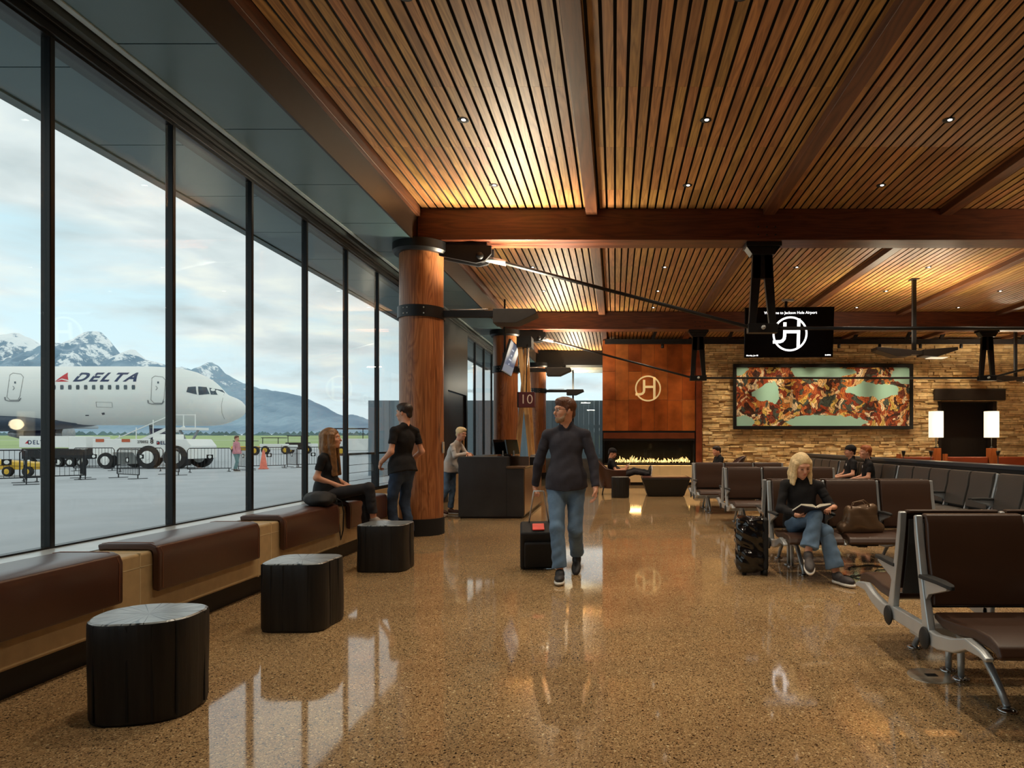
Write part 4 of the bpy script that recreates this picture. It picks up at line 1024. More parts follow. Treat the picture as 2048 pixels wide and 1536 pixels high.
# ================================================================ airport seating
def side_frame(x, s, w=.045):                       # s=-1: seat faces -Y
    mb = MB(); f = lambda p: [(s*-1*a, b) for a, b in p]
    up = [(-.098,.905),(-.112,.80),(-.150,.62),(-.188,.47),(-.215,.36),(-.235,.27)]
    mb.strip([(s*-a, z) for a, z in up], [.016,.020,.022,.026,.034,.045], x-w/2, x+w/2, 'x')
    lo = [(-.215,.285),(-.34,.285),(-.50,.315),(-.62,.36),(-.74,.352),(-.795,.338)]
    mb.strip([(s*-a, z) for a, z in lo], [.040,.038,.034,.028,.018,.010], x-w/2, x+w/2, 'x')
    return mb
def tandem(label, loc, rz, n, double=True, pitch=.56, leather='seatbrown', arms=None, legs=None, group='back to back airport seating units'):
    r = empty('tandem_seating', loc, rz, label, 'seating', group)
    for s in ((-1,1) if double else (-1,)):
        q = lambda a: s*-a
        for i in range(n+1):
            x = i*pitch; end = i in (0,n)
            fr = side_frame(x, s, .042 if end else .03).build('side_frame', M['alu'], r, bevel=.009, seg=2)
            if end:
                sx = -1 if i == 0 else 1
                MB().lathe([(.001,0),(.052,0),(.058,.006*sx),(.05,.012*sx),(.001,.012*sx)] , (x+sx*.022, q(-.232), .275), 28, 'x').build('hub_cap', M['rubber'], fr, True)
            if arms is None or i in arms:
                ya = -.155
                ar = MB().prism([(q(ya-.0),.575),(q(ya-.03),.44),(q(ya-.09),.505),(q(-.43),.565),(q(-.43),.582)], x-.012, x+.012, 'x').build('armrest', M['alu'], r, bevel=.004)
                P = MB(); L_ = [(q(-.16),.03,.585),(q(-.22),.034,.588),(q(-.36),.03,.592),(q(-.45),.022,.588),(q(-.475),.010,.584)]
                vs = []; 
                for (yy,hw,zz) in L_: vs += [(x-hw,yy,zz-.010),(x+hw,yy,zz-.010),(x+hw*.85,yy,zz+.012),(x-hw*.85,yy,zz+.012)]
                fs = [(0,1,2,3),(19,18,17,16)]
                for a in range(4):
                    for k in range(4): fs.append((4*a+k,4*a+(k+1)%4,4*a+4+(k+1)%4,4*a+4+k))
                P.add(vs, fs).build('armrest_pad', M['rubber'], ar, bevel=.006, seg=3)
        for i in range(n):
            x0, x1 = i*pitch+.024, (i+1)*pitch-.024
            bp = [(-.085,.905),(-.125,.902),(-.138,.86),(-.152,.72),(-.180,.60),(-.205,.50),(-.222,.44)]
            MB().strip([(q(a), z) for a, z in bp], [.010,.014,.019,.021,.023,.022,.012], x0, x1, 'x').build('backrest', M[leather], r, bevel=.012, seg=3)
            sp_ = [(-.110,.86),(-.124,.72),(-.150,.60),(-.176,.50),(-.196,.42)]
            MB().strip([(q(a+.022), z) for a, z in sp_], .006, x0+.01, x1-.01, 'x').build('back_shell', M['shell'], r)
            st_ = [(-.225,.395),(-.32,.375),(-.48,.385),(-.62,.405),(-.74,.402),(-.80,.385),(-.825,.35)]
            MB().strip([(q(a), z) for a, z in st_], [.018,.028,.032,.030,.030,.026,.016], x0, x1, 'x').build('seat', M[leather], r, bevel=.014, seg=3)
    if double: MB().bar((0.02,.0,.25),(n*pitch-.02,0,.25),.11,.055).build('beam', M['alu'], r, bevel=.006)
    else: MB().bar((0.02,-.22,.25),(n*pitch-.02,-.22,.25),.11,.055).build('beam', M['alu'], r, bevel=.006)
    lx = legs or [.25, n*pitch-.25]
    for x in lx:
        MB().bar((x,-.235,.262),(x,.235 if double else -.1,.262),.05,.045).build('cross_arm', M['alu'], r, bevel=.006)
        feet = ((-.50,-.20),(-.07,-.06),(.07,.06),(.50,.20)) if double else ((-.50,-.28),(-.20,-.22))
        for yf, yt in feet:
            dz = .0
            pts = [(x,yt,.26),(x,yt+(yf-yt)*.30,.215),(x,yt+(yf-yt)*.75,.10),(x,yf,.02)]
            lgo = MB().tube(pts, [.026,.022,.019,.017], 10).build('leg', M['alu'], r, True)
            MB().lathe([(.001,0),(.045,0),(.045,.008),(.03,.016),(.001,.018)], (x,yf,0), 20).build('foot_pad', M['chrome'], lgo, True)
    if double:
        for i in (0,1): MB().bar((i*n*pitch,-.23,.30),(i*n*pitch,.23,.30),.04,.075).build('end_link', M['alu'], r, bevel=.006)
    return r
UA = tandem('brown back to back seating unit nearest the camera at the right edge', (1.65,3.72,0), 0, 3, True, .57, arms=(0,1,2,3))
UB = tandem('brown back to back seating unit where the reading woman sits', (1.60,7.02,0), 0, 3, True, .56, arms=(0,1,2))
UC = copy_tree(UB); UC.location = (1.73,10.5,0); UC['label'] = 'brown back to back seating unit directly behind the reading woman'
UD = copy_tree(UB); UD.location = (1.52,12.85,0); UD['label'] = 'brown back to back seating unit farthest from the camera, in front of the fireplace'
# row along the low partition
yy = 5.50; WL = None
wlab = ['charcoal seating row against the low partition, nearest the camera', 'charcoal seating row against the low partition, right of the ginger haired man', 'charcoal seating row against the low partition where two men sit', 'charcoal seating row at the far end of the low partition']
for i in range(4):
    if WL is None: WL = tandem(wlab[0], (4.95,yy+2.85,0), -PI/2, 5, False, .57, 'seatgrey', arms=(0,3,5), legs=[.3,1.4,2.5], group='charcoal seating rows along the partition'); u = WL
    else: u = copy_tree(WL); u['label'] = wlab[i]
    u.location = (4.95, yy+2.85, 0); yy += 2.93
pw = empty('low_partition', (5.15,11.8,0), 0, 'low dark partition wall behind the charcoal seating row', 'partition')
MB().box(-.10,.10,-6.4,6.3,0,.95).build('partition_panel', simple('dark_partition', C(48,46,44), .5), pw)
MB().box(-.14,.14,-6.45,6.35,.95,1.005).build('ledge_cap', M['navywall'], pw, bevel=.006)
# ---------------------------------------------------------------- booths, shade lamps behind the partition
for i, (px, lab) in enumerate(((1872,'glowing cylinder lamp left of the dark doorway'),(1983,'glowing cylinder lamp right of the dark doorway'))):
    p = at(px, 885, 18.6); c = empty('booth_lamp', (p.x,p.y,0), 0, lab, 'lamp', 'cylinder shade lamps')
    MB().box(-.10,.10,-.10,.10,0,1.14).build('lamp_post', M['post'], c, bevel=.006)
    MB().lathe([(.06,1.14),(.05,1.17),(.012,1.19),(.012,1.46)], (0,0,0), 20).build('stem', M['black'], c, True)
    sharp(MB().lathe([(.19,1.44),(.19,2.17),(.18,2.17),(.18,1.44)], (0,0,0), 32).build('lamp_shade', M['shade'], c, True))
    lp = bpy.data.lights.new('lamp_bulb','POINT'); lp.energy = 25; lp.color = (1,.8,.5); lp.shadow_soft_size = .15
    lo = bpy.data.objects.new('lamp_bulb', lp); COL.objects.link(lo); lo.location = (0,-.3,1.8); lo.parent = c
bx = [(7.95,9.05,'cognac leather booth bench left of both cylinder lamps'),(9.25,10.4,'cognac leather booth bench between the two cylinder lamps'),(10.65,12.2,'cognac leather booth bench right of both cylinder lamps')]
for a, b, lab in bx:
    c = empty('booth_bench', ((a+b)/2,18.6,0), 0, lab, 'booth', 'leather booth benches'); h = (b-a)/2
    MB().box(-h,h,-.07,.07,.1,.90).build('booth_back', M['redleather'], c, bevel=.03, seg=3)
    MB().box(-h,h,.08,.55,.1,.45).build('booth_seat', M['redleather'], c, bevel=.03, seg=3)
    MB().box(-h+.02,h-.02,-.05,.5,0,.1).build('plinth', M['kick'], c)
    MB().box(-h-.05,-h+.02,-.08,.08,0,.98).build('end_post', M['post'], c)
for i, (px, lab) in enumerate(((1807,'small dark spotlight on the left end of the booths'),(1862,'small dark spotlight beside the left cylinder lamp'),(1996,'small dark spotlight beside the right cylinder lamp'))):
    p = at(px, 885, 18.35); c = empty('spotlight', (p.x,p.y,0), 0, lab, 'spotlight', 'little spotlights on the booths')
    MB().lathe([(.05,.0),(.05,.01),(.012,.02),(.012,.94)], (0,0,0), 12).build('stem', M['black'], c, True)
    MB().lathe([(.03,-.06),(.055,.06),(.045,.07)], (0,0,1.0), 14).xf(Matrix.Identity(4)).build('spot_head', M['black'], c, True)

# ================================================================ screens and signs
tv = empty('welcome_screen', (0,13.3,0), 0, 'large black hanging screen with white JH monogram and welcome line', 'screen')
tl, trr, bl, br = at(1497,616,13.3), at(1671,616,13.3), at(1486,712,13.3), at(1661,716,13.3)
x0, x1, z0, z1 = 2.60, 4.36, 3.005, 4.0
tv.location = ((x0+x1)/2, 13.3, (z0+z1)/2); tv.rotation_euler = (math.radians(7), 0, math.radians(-3)); hw, hh = (x1-x0)/2, (z1-z0)/2
MB().box(-hw,hw,0,.05,-hh,hh).build('screen_panel', M['screen'], tv, bevel=.006)
jo = jh(tv, M['glow'], .345, 'screen_monogram', .002); jo.location = (.02,-.003,-.03)
text_xz('Welcome to Jackson Hole Airport', .074, .02, -.002, .385, bold=.001).build('welcome_text', M['glow'], tv)
text_xz('Monday, Jun 05', .038, -.72, -.002, -.455, bold=.001).build('date_text', M['glow'], tv)
text_xz('8:48PM', .038, .78, -.002, -.455, bold=.001).build('time_text', M['glow'], tv)
MB().bar((-.05,.12,.1),(-.05,.12,.62),.05,.05).build('drop_pole', M['black'], tv)
MB().box(-.2,.1,.05,.12,-.15,.2).build('mount_plate', M['black'], tv)
MB().box(-.12,.10,.05,.2,.62,.66).build('ceiling_mount', M['alu'], tv)
# tilted gate screen, seen almost edge on
gs = empty('gate_screen', (-2.39,15.2,3.22), 0, 'tilted grey blue information screen on a pole above the gate desk', 'screen')
tilt = Matrix.Rotation(math.radians(17), 4, 'Y')
m_ = MB().box(-.03,.02,-.68,.68,-.36,.36).xf(tilt); m_.build('screen_housing', M['black'], gs, bevel=.008)
m_ = MB().box(.0205,.0225,-.655,.655,-.335,.335).xf(tilt); m_.build('screen_picture', M['screenb'], gs)
for zz_, wd in ((.18,.30),(.06,.16),(-.04,.34),(-.14,.12)):
    m_ = MB().box(.0228,.0234,-.1-wd/2,-.1+wd/2,zz_-.018,zz_+.018).xf(tilt); m_.build('screen_text_line', M['dimtext'], gs)
MB().tube([(-.13,.0,-.25),(-.13,0,ZC-3.22)], .022, 10).build('drop_pole', M['black'], gs, True)
MB().box(-.16,-.04,-.12,.12,-.12,.12).build('mount', M['black'], gs)
# gate number box on slanted timbers
tp = empty('timber_tripod', (-2.05,15.6,0), 0, 'pale slanted timber tripod carrying the gate number box', 'post')
for a, b in (((-.16,-.2,3.62),(.22,-.35,.0)),((.0,-.1,3.62),(-.34,.1,.0)),((-.05,.1,3.55),(.10,.6,.0))):
    m_ = MB().bar(a, b, .11, .07); m_.build('timber_leg', M['timber'], tp, bevel=.005)
MB().box(-.22,.12,-.28,.16,3.5,3.75).build('top_bracket', M['black'], tp)
sg = empty('gate_number_sign', (-2.0,15.0,2.26), 0, 'maroon box sign with white gate number 10', 'sign')
MB().box(-.16,.20,-.12,.12,-.17,.17).build('sign_box', M['sign'], sg, bevel=.006)
MB().box(-.19,-.161,-.12,.12,-.17,.17).build('sign_side', M['black'], sg)
text_xz('10', .30, .02, -.122, .0, bold=-.002).build('sign_digits', M['signtxt'], sg)
MB().tube([(0,0,.17),(-.02,0.3,1.3)], .012, 8).build('hanger_rod', M['black'], sg, True)

# ================================================================ gate desk
dk = empty('gate_desk', (-2.68,11.37,0), 0, 'dark steel gate desk with a raised left section beside the column', 'desk')
MB().box(0,.83,0,.5,0.03,1.055).box(0,.25,.5,2.4,.03,1.055).build('raised_section', M['desk'], dk, bevel=.006)
MB().box(.831,1.12,.0,2.70,.03,.855).build('lower_cabinet', M['desk'], dk, bevel=.006)
MB().box(.82,1.15,-.02,2.72,.856,.89).build('worktop', simple('bronze_worktop', C(110,86,66), .25, .3), dk, bevel=.006)
MB().box(.83,1.14,.52,.56,.89,1.05).box(.3,.86,.5,.53,.89,1.05).build('screen_ledge', simple('grey_brown_ledge', C(84,76,72), .4, .2), dk)
MB().box(1.121,1.128,.06,2.64,.06,.84).build('side_cladding', simple('bronze_side_panel', C(116,74,46), .3, .4, .3, 2), dk)
MB().box(.03,1.08,.03,2.6,0,.03).build('plinth', M['kick'], dk)
def monitor(x, y, rz, lab, z=1.055, w=.42, h=.26):
    c = empty('desk_monitor', (x,y,z), rz, lab, 'monitor', 'monitors on the gate desk')
    MB().lathe([(.001,0),(.10,0),(.10,.01),(.02,.015),(.02,.1),(.001,.1)], (0,0,0), 20).build('stand', M['black'], c, True)
    m_ = MB().box(-w/2,w/2,-.012,.02,0,h).xf(Matrix.Rotation(-.2,4,'X')); m_.v = [(v[0],v[1],v[2]+.04) for v in m_.v]; m_.build('monitor_panel', M['screen'], c, bevel=.005); return c
monitor(-1.98,11.72,math.radians(60),'black desk monitor on the left, leaning back on the gate desk')
monitor(-1.80,11.80,math.radians(70),'second black desk monitor just right of the other on the gate desk')
pr = empty('receipt_printer', (-1.42,12.1,.89), 0, 'black boarding pass printer on the lower part of the gate desk', 'printer')
MB().prism([(-.12,0),(.16,0),(.16,.14),(.05,.19),(-.12,.15)], -.12, .12, 'x').build('printer_body', M['black'], pr, bevel=.01)
MB().box(-.06,.06,.02,.06,.175,.20).build('paper_slot', M['page'], pr)
ph_ = empty('desk_phone', (-1.98,12.1,1.055), .3, 'pale desk phone handset beside the monitors', 'phone')
MB().box(-.08,.08,-.09,.09,0,.045).build('phone_base', M['black'], ph_, bevel=.01)
MB().tube([(-.06,-.09,.07),(-.06,-.06,.055),(-.06,.06,.055),(-.06,.09,.07)], [.024,.016,.016,.024], 10).build('handset', M['cloth_lg'], ph_, True)
MB().box(-.05,.05,.055,.07,0,0.10).xf(Matrix.Identity(4)).build('cradle', M['black'], ph_)
wd = MB().box(-2.42,-2.40,13.2,13.24,0,0.02)
sw = empty('wall_switch_plate', (-2.447,9.46,1.23), 0, 'small pale switch plate on the right side of the log column', 'switch')
MB().box(-.006,.012,-.04,.04,-.08,.08).build('plate', M['alu'], sw, bevel=.003)
MB().box(.012,.016,-.012,.012,-.02,.02).build('rocker', M['cream'], sw)

# ================================================================ lounge by the fire
ac = empty('lounge_armchair', (-.02,16.75,0), -PI/2, 'brown high backed armchair left of the fire where a man reclines', 'armchair', 'lounge armchairs')
def armchair(r):
    S = [(-.36,.36),(.36,.36),(.36,-.36),(-.36,-.36)]
    MB().box(-.28,.28,-.28,.40,.22,.42).build('seat', M['leather'], r, bevel=.04, seg=4)
    # wrapping shell: local forward +Y
    vs = []; n = 15; hb = [.62,.62,.66,.80,.92,.96,.98,.98]; 
    for i in range(n):
        t = PI*(i/(n-1)); x = -.40*math.cos(t); y = .30-.74*math.sin(t)**.7*1.0; k = min(i,n-1-i); z = hb[k]
        lean = .22*math.sin(t)
        nx, ny = -math.cos(t)*.045, -math.sin(t)*.045
        vs += [(x*.86,y*.80+.02,.16),(x*.86-nx,y*.80-ny+.02,.16),(x-nx,(y-lean)-ny,z),(x,(y-lean),z)]
    fs = [(3,2,1,0), tuple(4*(n-1)+k for k in (0,1,2,3))]
    for i in range(n-1):
        for k in range(4): fs.append((4*i+k,4*i+(k+1)%4,4*i+4+(k+1)%4,4*i+4+k))
    MB().add(vs, fs).build('wing_shell', M['leather'], r, bevel=.015, seg=3)
    for sx in (-1,1):
        for yy_ in (-.26,.28): MB().tube([(sx*.26,yy_,.2),(sx*.32,yy_*1.15,0)], [.02,.012], 8).build('leg', M['black'], r, True)
armchair(ac)
ac2 = copy_tree(ac); ac2.location = (2.55,16.2,0); ac2.rotation_euler = (0,0,PI/2); ac2['label'] = 'brown armchair right of the low dark table, half hidden by seats'
c = stump(.13,15.75,.42,.42,.49,0,'small round black stump side table beside the armchair', 6, 2.0)
o = empty('low_table', (1.23,16.4,0), 0, 'dark tapered block table where the reclining man rests his feet', 'table')
vs = [(-.44,-.38,.01),(.44,-.38,.01),(.44,.38,.01),(-.44,.38,.01),(-.58,-.5,.44),(.58,-.5,.44),(.58,.5,.44),(-.58,.5,.44)]
MB().hexa(vs).build('table_body', M['kick'], o, bevel=.02); MB().box(-.57,.57,-.49,.49,.44,.47).build('table_top', simple('dark_brown_top', C(70,34,22), .35), o, bevel=.01)

# ================================================================ floor box, cables
fb = empty('floor_outlet_cover', (1.76,3.70,0), 0, 'round metal floor outlet cover beside the nearest seating legs', 'outlet cover')
sharp(MB().lathe([(.001,.0),(.125,.0),(.125,.003),(.11,.006),(.001,.006)], (0,0,0), 40).build('cover_plate', M['terr'], fb, True))
MB().box(-.03,.03,-.02,.02,.006,.008).build('lid_label', M['blackm'], fb)
rc = random.Random(11)
for j in range(3):
    pts = []; x = 2.15+.1*j; y = 6.55+.15*j
    for k in range(16): t = k/15; pts.append((x+1.1*t+.04*math.sin(k*1.7+j), y-.25*math.sin(t*6+j*1.4)*(1-t*.4)-.2*t, .006))
    pts.append((pts[-1][0]+.05,pts[-1][1]+.2,.12)); pts.append((pts[-2][0]+.06,7.0,.24))
    cu = MB().tube(pts, .005, 6).build('power_cable', M['rubber'], None, True)
    tag(cu, ['black power cable looping on the floor under the reading woman\'s seats, left strand','black power cable crossing the middle of the tangle under the seats','black power cable on the right of the tangle under the seats'][j], 'cable', 'loose cables under the seats')
ub = MB().box(2.35,2.62,6.6,6.72,.27,.33).build('power_outlet_box', M['black'], bevel=.006); tag(ub, 'black power outlet box with blue light under the seat beam', 'power outlet')
MB().box(2.42,2.425,6.595,6.6,.30,.305).build('indicator', M['led'], ub)
MB().box(2.44,2.53,6.66,6.9,.25,.262).build('bracket', M['black'], ub)
# ================================================================ outside
ap = MB().box(-260,60,-60,150,-.25,-.06).build('apron_ground', M['tarmac']); tag(ap, kind='structure')
mb = MB(); mb.add([(-900,150,-.3),(700,150,-.3),(2500,1500,17),(-3500,1500,17)],[(0,1,2,3)]); mb.add([(-900,150,-.3),(-3500,1500,17),(-3500,1500,-40),(-900,150,-40)],[(0,1,2,3)])
gr = mb.build('field', M['grass']); tag(gr, 'flat green airfield grass beyond the apron', 'grass', kind='stuff')
mb = MB(); mb.add([(-700,330,1.7),(300,330,1.7),(330,380,2.7),(-760,380,2.7)],[(0,1,2,3)]); rw = mb.build('runway', simple('far_taxiway', C(196,198,192), .8)); tag(rw, kind='structure')
# tree belt
mb = MB(); rt_ = random.Random(9); n = 700
for i in range(n):
    x = -2600+i*5; y = 1480+rt_.random()*60; h = rt_.uniform(4,11); mb.add([(x-8,y,17.4),(x+8,y,17.4),(x+8,y+12,17.4),(x-8,y+12,17.4),(x,y+6,17+h)],[(0,1,4),(1,2,4),(2,3,4),(3,0,4),(3,2,1,0)])
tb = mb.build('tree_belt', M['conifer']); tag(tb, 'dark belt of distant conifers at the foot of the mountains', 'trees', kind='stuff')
# mountains
prof = [(-260,700),(-160,676),(-80,690),(0,668),(35,663),(60,674),(84,690),(100,682),(130,684),(160,672),(170,664),(182,659),(200,660),(215,676),(240,706),(252,704),(268,696),(290,716),(312,722),(345,735),(362,731),(385,738),(408,730),(420,721),(436,730),(450,746),(476,760),(497,768),(520,776),(545,780),(575,784),(600,790),(640,808),(672,826),(690,832),(704,828),(735,838),(770,846),(820,853),(900,860),(1020,864),(1250,866)]
def hmt(px):
    for (a, ya), (b, yb) in zip(prof, prof[1:]):
        if a <= px <= b: return ya+(yb-ya)*(px-a)/(b-a)
    return prof[0][1] if px < prof[0][0] else prof[-1][1]
from mathutils import noise as mn
YM = 2600; rows = 46; colsn = 520; vs = []; fs = []
for j in range(rows):
    t = j/(rows-1)                                   # 0 at foot, 1 beyond ridge
    for i in range(colsn):
        px = -260+1500*i/(colsn-1); y = 1700+(YM-1700)*t; YR = 1700+(YM-1700)*.86
        X = (px-VX)*YR/F; Hr = CH+(VY-hmt(px))*YR/F
        u = min(t/.86,1); s = u**1.25 if t < .86 else 1-(t-.86)*2.2
        nz = mn.fractal(Vector((X*.006,y*.006,1.3)),.9,2.1,6)
        rd = abs(mn.fractal(Vector((X*.011+3,y*.003,4.3)),.8,2.1,5))
        z = 22+(Hr-22)*s+ (Hr*.22*(.35-rd)*math.sin(PI*min(u,.999))) + nz*Hr*.10*math.sin(PI*min(u,.999)) + mn.fractal(Vector((X*.03,y*.03,7)),.8,2.1,4)*3.0*u
        vs.append((X, y, z))
for j in range(rows-1):
    for i in range(colsn-1): a = j*colsn+i; fs.append((a,a+1,a+colsn+1,a+colsn))
mt = MB().add(vs, fs).build('mountain_range', M['mount'], smooth=False); tag(mt, 'snow streaked haze blue mountain range on the horizon', 'mountains')
# ---------------------------------------------------------------- airliner
YP = 45.0; S_ = YP/F
pl = empty('airliner', (at(490,817,YP).x,YP,-.06), 0, 'white passenger jet with DELTA lettering parked beyond the barriers', 'airplane')
ox = pl.location.x; oz = pl.location.z
pr_ = [(490.5,815,820),(489.5,811,825),(486,807,830),(480,801,835),(472,796.5,839),(463,793,843),(454,789.5,846.5),(446,783,849),(438,775,850.3),(430,767,851),(423,761,851.5),(410,752.5,852),(391,744,852),(368,738,851.5),(342,735,851),(310,733.3,851),(270,733,850.5),(0,733,850),(-300,733,850)]
rings = []
for px, a, b in pr_:
    zt = CH-(a-VY)*S_; zb = CH-(b-VY)*S_; rings.append(((px-VX)*S_-ox, (zt+zb)/2-oz, (zt-zb)/2))
vs = []; fs = []; seg = 48
def ry_of(i): return rings[i][2]*.94
for i, (x, zc, rz_) in enumerate(rings):
    for k in range(seg): t = 2*PI*k/seg; vs.append((x, rz_*.94*math.cos(t), zc+rz_*math.sin(t)))
for i in range(len(rings)-1):
    for k in range(seg): fs.append((i*seg+k,i*seg+(k+1)%seg,(i+1)*seg+(k+1)%seg,(i+1)*seg+k))
fs += [tuple(range(seg)), tuple((len(rings)-1)*seg+k for k in range(seg-1,-1,-1))]
fu = MB().add(vs, fs).build('fuselage', M['plane'], pl, True)
def surf(x, z):                                      # near side of the hull at local x, z
    rr = sorted(rings)
    for (xa,za,ra),(xb,zb,rb) in zip(rr, rr[1:]):
        if xa <= x <= xb:
            t = (x-xa)/(xb-xa+1e-9); zc = za+(zb-za)*t; r = ra+(rb-ra)*t; q = max(0,1-((z-zc)/r)**2); return -.94*r*math.sqrt(q)
    return -1.8
def decal(m_, name, mat, off=.012, sub=3, parent=None):
    import bmesh
    bm = bmesh.new(); me = bpy.data.meshes.new(name); me.from_pydata(m_.v,[],m_.f); bm.from_mesh(me)
    bmesh.ops.triangulate(bm, faces=bm.faces)
    for _ in range(sub): bmesh.ops.subdivide_edges(bm, edges=[e for e in bm.edges if e.calc_length() > .35], cuts=1)
    for v in bm.verts: v.co.y = surf(v.co.x, v.co.z)-off
    bm.to_mesh(me); bm.free(); o = bpy.data.objects.new(name, me); COL.objects.link(o); me.materials.append(mat); o.parent = parent or pl; return o
def pxl(px, py):
    s = S_
    for _ in range(6): x = (px-VX)*s-ox; z = CH-(py-VY)*s-oz; s = (YP+surf(x,z))/F
    return x, z
def poly_d(pts, name, mat, off=.012, sub=3, parent=None):
    q = [pxl(*p) for p in pts]; m_ = MB(); m_.add([(a,0,b) for a,b in q], [tuple(range(len(q)))]); return decal(m_, name, mat, off, sub, parent)
tx, tz = pxl(211,755); m_ = textmesh('DELTA', .88, bold=.03, shear=.28, space=1.30); w0 = max(v[0] for v in m_.v)-min(v[0] for v in m_.v); k_ = (122*S_)/w0
m_.v = [(v[0]*k_+tx, 0, v[1]*.95+tz) for v in m_.v]; decal(m_, 'airline_name', M['navy'])
poly_d([(136,745),(110,763),(124,757),(137,760)], 'airline_triangle', M['red'])
poly_d([(110,763.5),(124,759),(138,763)], 'airline_triangle', M['red'])
def outl(pts, name, w=.35, mat=M['line'], off=.014, parent=None):
    pts2 = []
    for p0, p1 in zip(pts, pts[1:]):
        for t_ in range(4): pts2.append((p0[0]+(p1[0]-p0[0])*t_/4, p0[1]+(p1[1]-p0[1])*t_/4))
    pts2.append(pts[-1]); q = [pxl(*p) for p in pts2]; pp = [(a, surf(a,b)-off+.006, b) for a, b in q]; return MB().tube(pp, w*S_*.5*2, 5, True).build(name, mat, parent or pl, True)
for i in range(11):
    cx = 108+i*15.9
    o = poly_d([(cx-3,770),(cx+3,770),(cx+3.6,774),(cx+3,779),(cx-3,779),(cx-3.6,774)], 'cabin_window', M['cwin'])
for (dx_, nm) in ((300,'front'),(14,'rear')):
    w_ = 28
    pts = [(dx_+4,756),(dx_+2,800),(dx_+8,806),(dx_+24,806),(dx_+28,798),(dx_+31,760),(dx_+26,754),(dx_+10,752),(dx_+4,756)]
    if dx_ == 14: pts = [(p[0]+(-2 if p[1] > 780 else 2), p[1]-6) for p in pts]
    dr = outl(pts, 'cabin_door', .5)
    yb = 806 if dx_ == 300 else 800
    outl([(dx_-4,yb-6),(dx_-3,yb),(dx_+4,yb+2),(dx_+24,yb+2),(dx_+28,yb-4)], 'door_sill', .9, M['bare'], .03, dr)
    poly_d([(dx_+15,763),(dx_+18,763),(dx_+18,767),(dx_+15,767)], 'door_window', M['cwin'], .02, 0, dr)
    outl([(dx_+12,772),(dx_+15,776),(dx_+12,780)], 'door_handle', .5, M['bare'], .02, dr)
for nm, pts in (('a',[(373,784),(376,774),(392,773),(394,789)]),('b',[(396.5,773),(412,774),(419,788),(398,790)]),('c',[(416,775),(429,778),(444,789.5),(421,789)])):
    poly_d(pts, 'cockpit_window', M['cwin'], .02, 1)
outl([(446,796),(443,810),(444,826),(449,838)], 'radome_seam', .3)
outl([(192,804),(224,805),(225,815),(193,814),(192,804)], 'cargo_hatch', .3)
poly_d([(203,826),(209,825),(210,829),(205,830)], 'vent', M['cwin'])
poly_d([(171,830),(178,830),(178,832),(171,832)], 'vent', M['cwin'])
# belly fairing, wing root, engine, nose gear
MB().ball((pxl(60,850)[0]-4,.3,pxl(0,850)[1]+.3), (9,1.9,.75), 24, 12).build('wing_root_fairing', simple('dark_belly', C(66,78,94), .4), pl, True)
MB().prism([(-13.5,1.0),(-20,13),(-23,13),(-22,1.0)], 2.55, 2.8, 'z').build('wing', simple('wing_grey', C(150,156,164), .4), pl, bevel=.05)
ex, ez = (112-VX)*(YP+4)/F-ox, 2.0; ek = .55
eng = lambda prof: [(r*ek, h*ek) for r, h in prof]
en = sharp(MB().lathe(eng([(.3,-5.2),(.55,-4.2),(.95,-2.6),(1.12,-1.0),(1.16,.6),(1.12,1.6),(1.0,1.75),(.9,1.5),(.3,1.2)]), (ex,4.0,ez), 36, 'x').build('engine', M['engine'], pl, True))
sharp(MB().lathe(eng([(1.17,.9),(1.165,1.2),(1.12,1.72),(1.0,1.78)]), (ex,4.0,ez), 36, 'x').build('engine_lip', M['bare'], en, True))
MB().lathe(eng([(.32,-6.2),(.62,-5.0),(.84,-3.8)]), (ex,4.0,ez), 24, 'x').build('exhaust_cone', M['bare'], en, True)
gx, _ = pxl(302,880)
MB().tube([(gx,0,2.6),(gx+.1,0,.5)], [.12,.09], 12).build('nose_gear', M['bare'], pl, True)
for s in (-1,1): MB().lathe([(.001,-.12),(.38,-.12),(.42,0),(.38,.12),(.001,.12)], (gx+.1,s*.28,.45), 24, 'y').build('nose_wheel', M['rubber'], pl, True)
MB().box(gx+.3,gx+1.6,-.5,-.45,1.6,2.3).build('gear_door', M['engine'], pl)
text_xz('5633', .42, gx+.9, -.46, 1.95, bold=.008).build('gear_door_number', M['white'], pl)
# ---------------------------------------------------------------- ground vehicles
def wheel(root, x, y, r, w_=.3, rim=M['white']):
    o = sharp(MB().lathe([(r*.55,-w_/2),(r*.95,-w_/2),(r,-w_*.3),(r,w_*.3),(r*.95,w_/2),(r*.55,w_/2)], (x,y,r), 28, 'y').build('wheel', M['rubber'], root, True))
    sharp(MB().lathe([(.001,-w_*.60),(r*.22,-w_*.60),(r*.25,-w_*.53),(r*.50,-w_*.53),(r*.55,-w_*.505),(r*.55,w_*.3),(.001,w_*.3)], (x,y,r), 20, 'y').build('hub', rim, o, True))
YT = 35.5; q = lambda px, py: (at(px,py,YT).x, at(px,py,YT).z)
tg = empty('pushback_tug', (at(280,900,YT).x,YT,-.06), 0, 'low white pushback tug with big tyres in front of the jet', 'tug')
bx_ = tg.location.x
def TX(px): return at(px,0,YT-1.1).x-bx_
def TZ(py): return at(0,py,YT-1.1).z+.06
mb = MB().prism([(TX(185),TZ(878)),(TX(372),TZ(878)),(TX(383),TZ(892)),(TX(383),TZ(918)),(TX(350),TZ(918)),(TX(333),TZ(900)),(TX(318),TZ(918)),(TX(280),TZ(925)),(TX(265),TZ(905)),(TX(225),TZ(905)),(TX(222),TZ(930)),(TX(196),TZ(930)),(TX(185),TZ(905))], -1.1, 1.1, 'y')
mb.build('tug_body', M['white'], tg, bevel=.03)
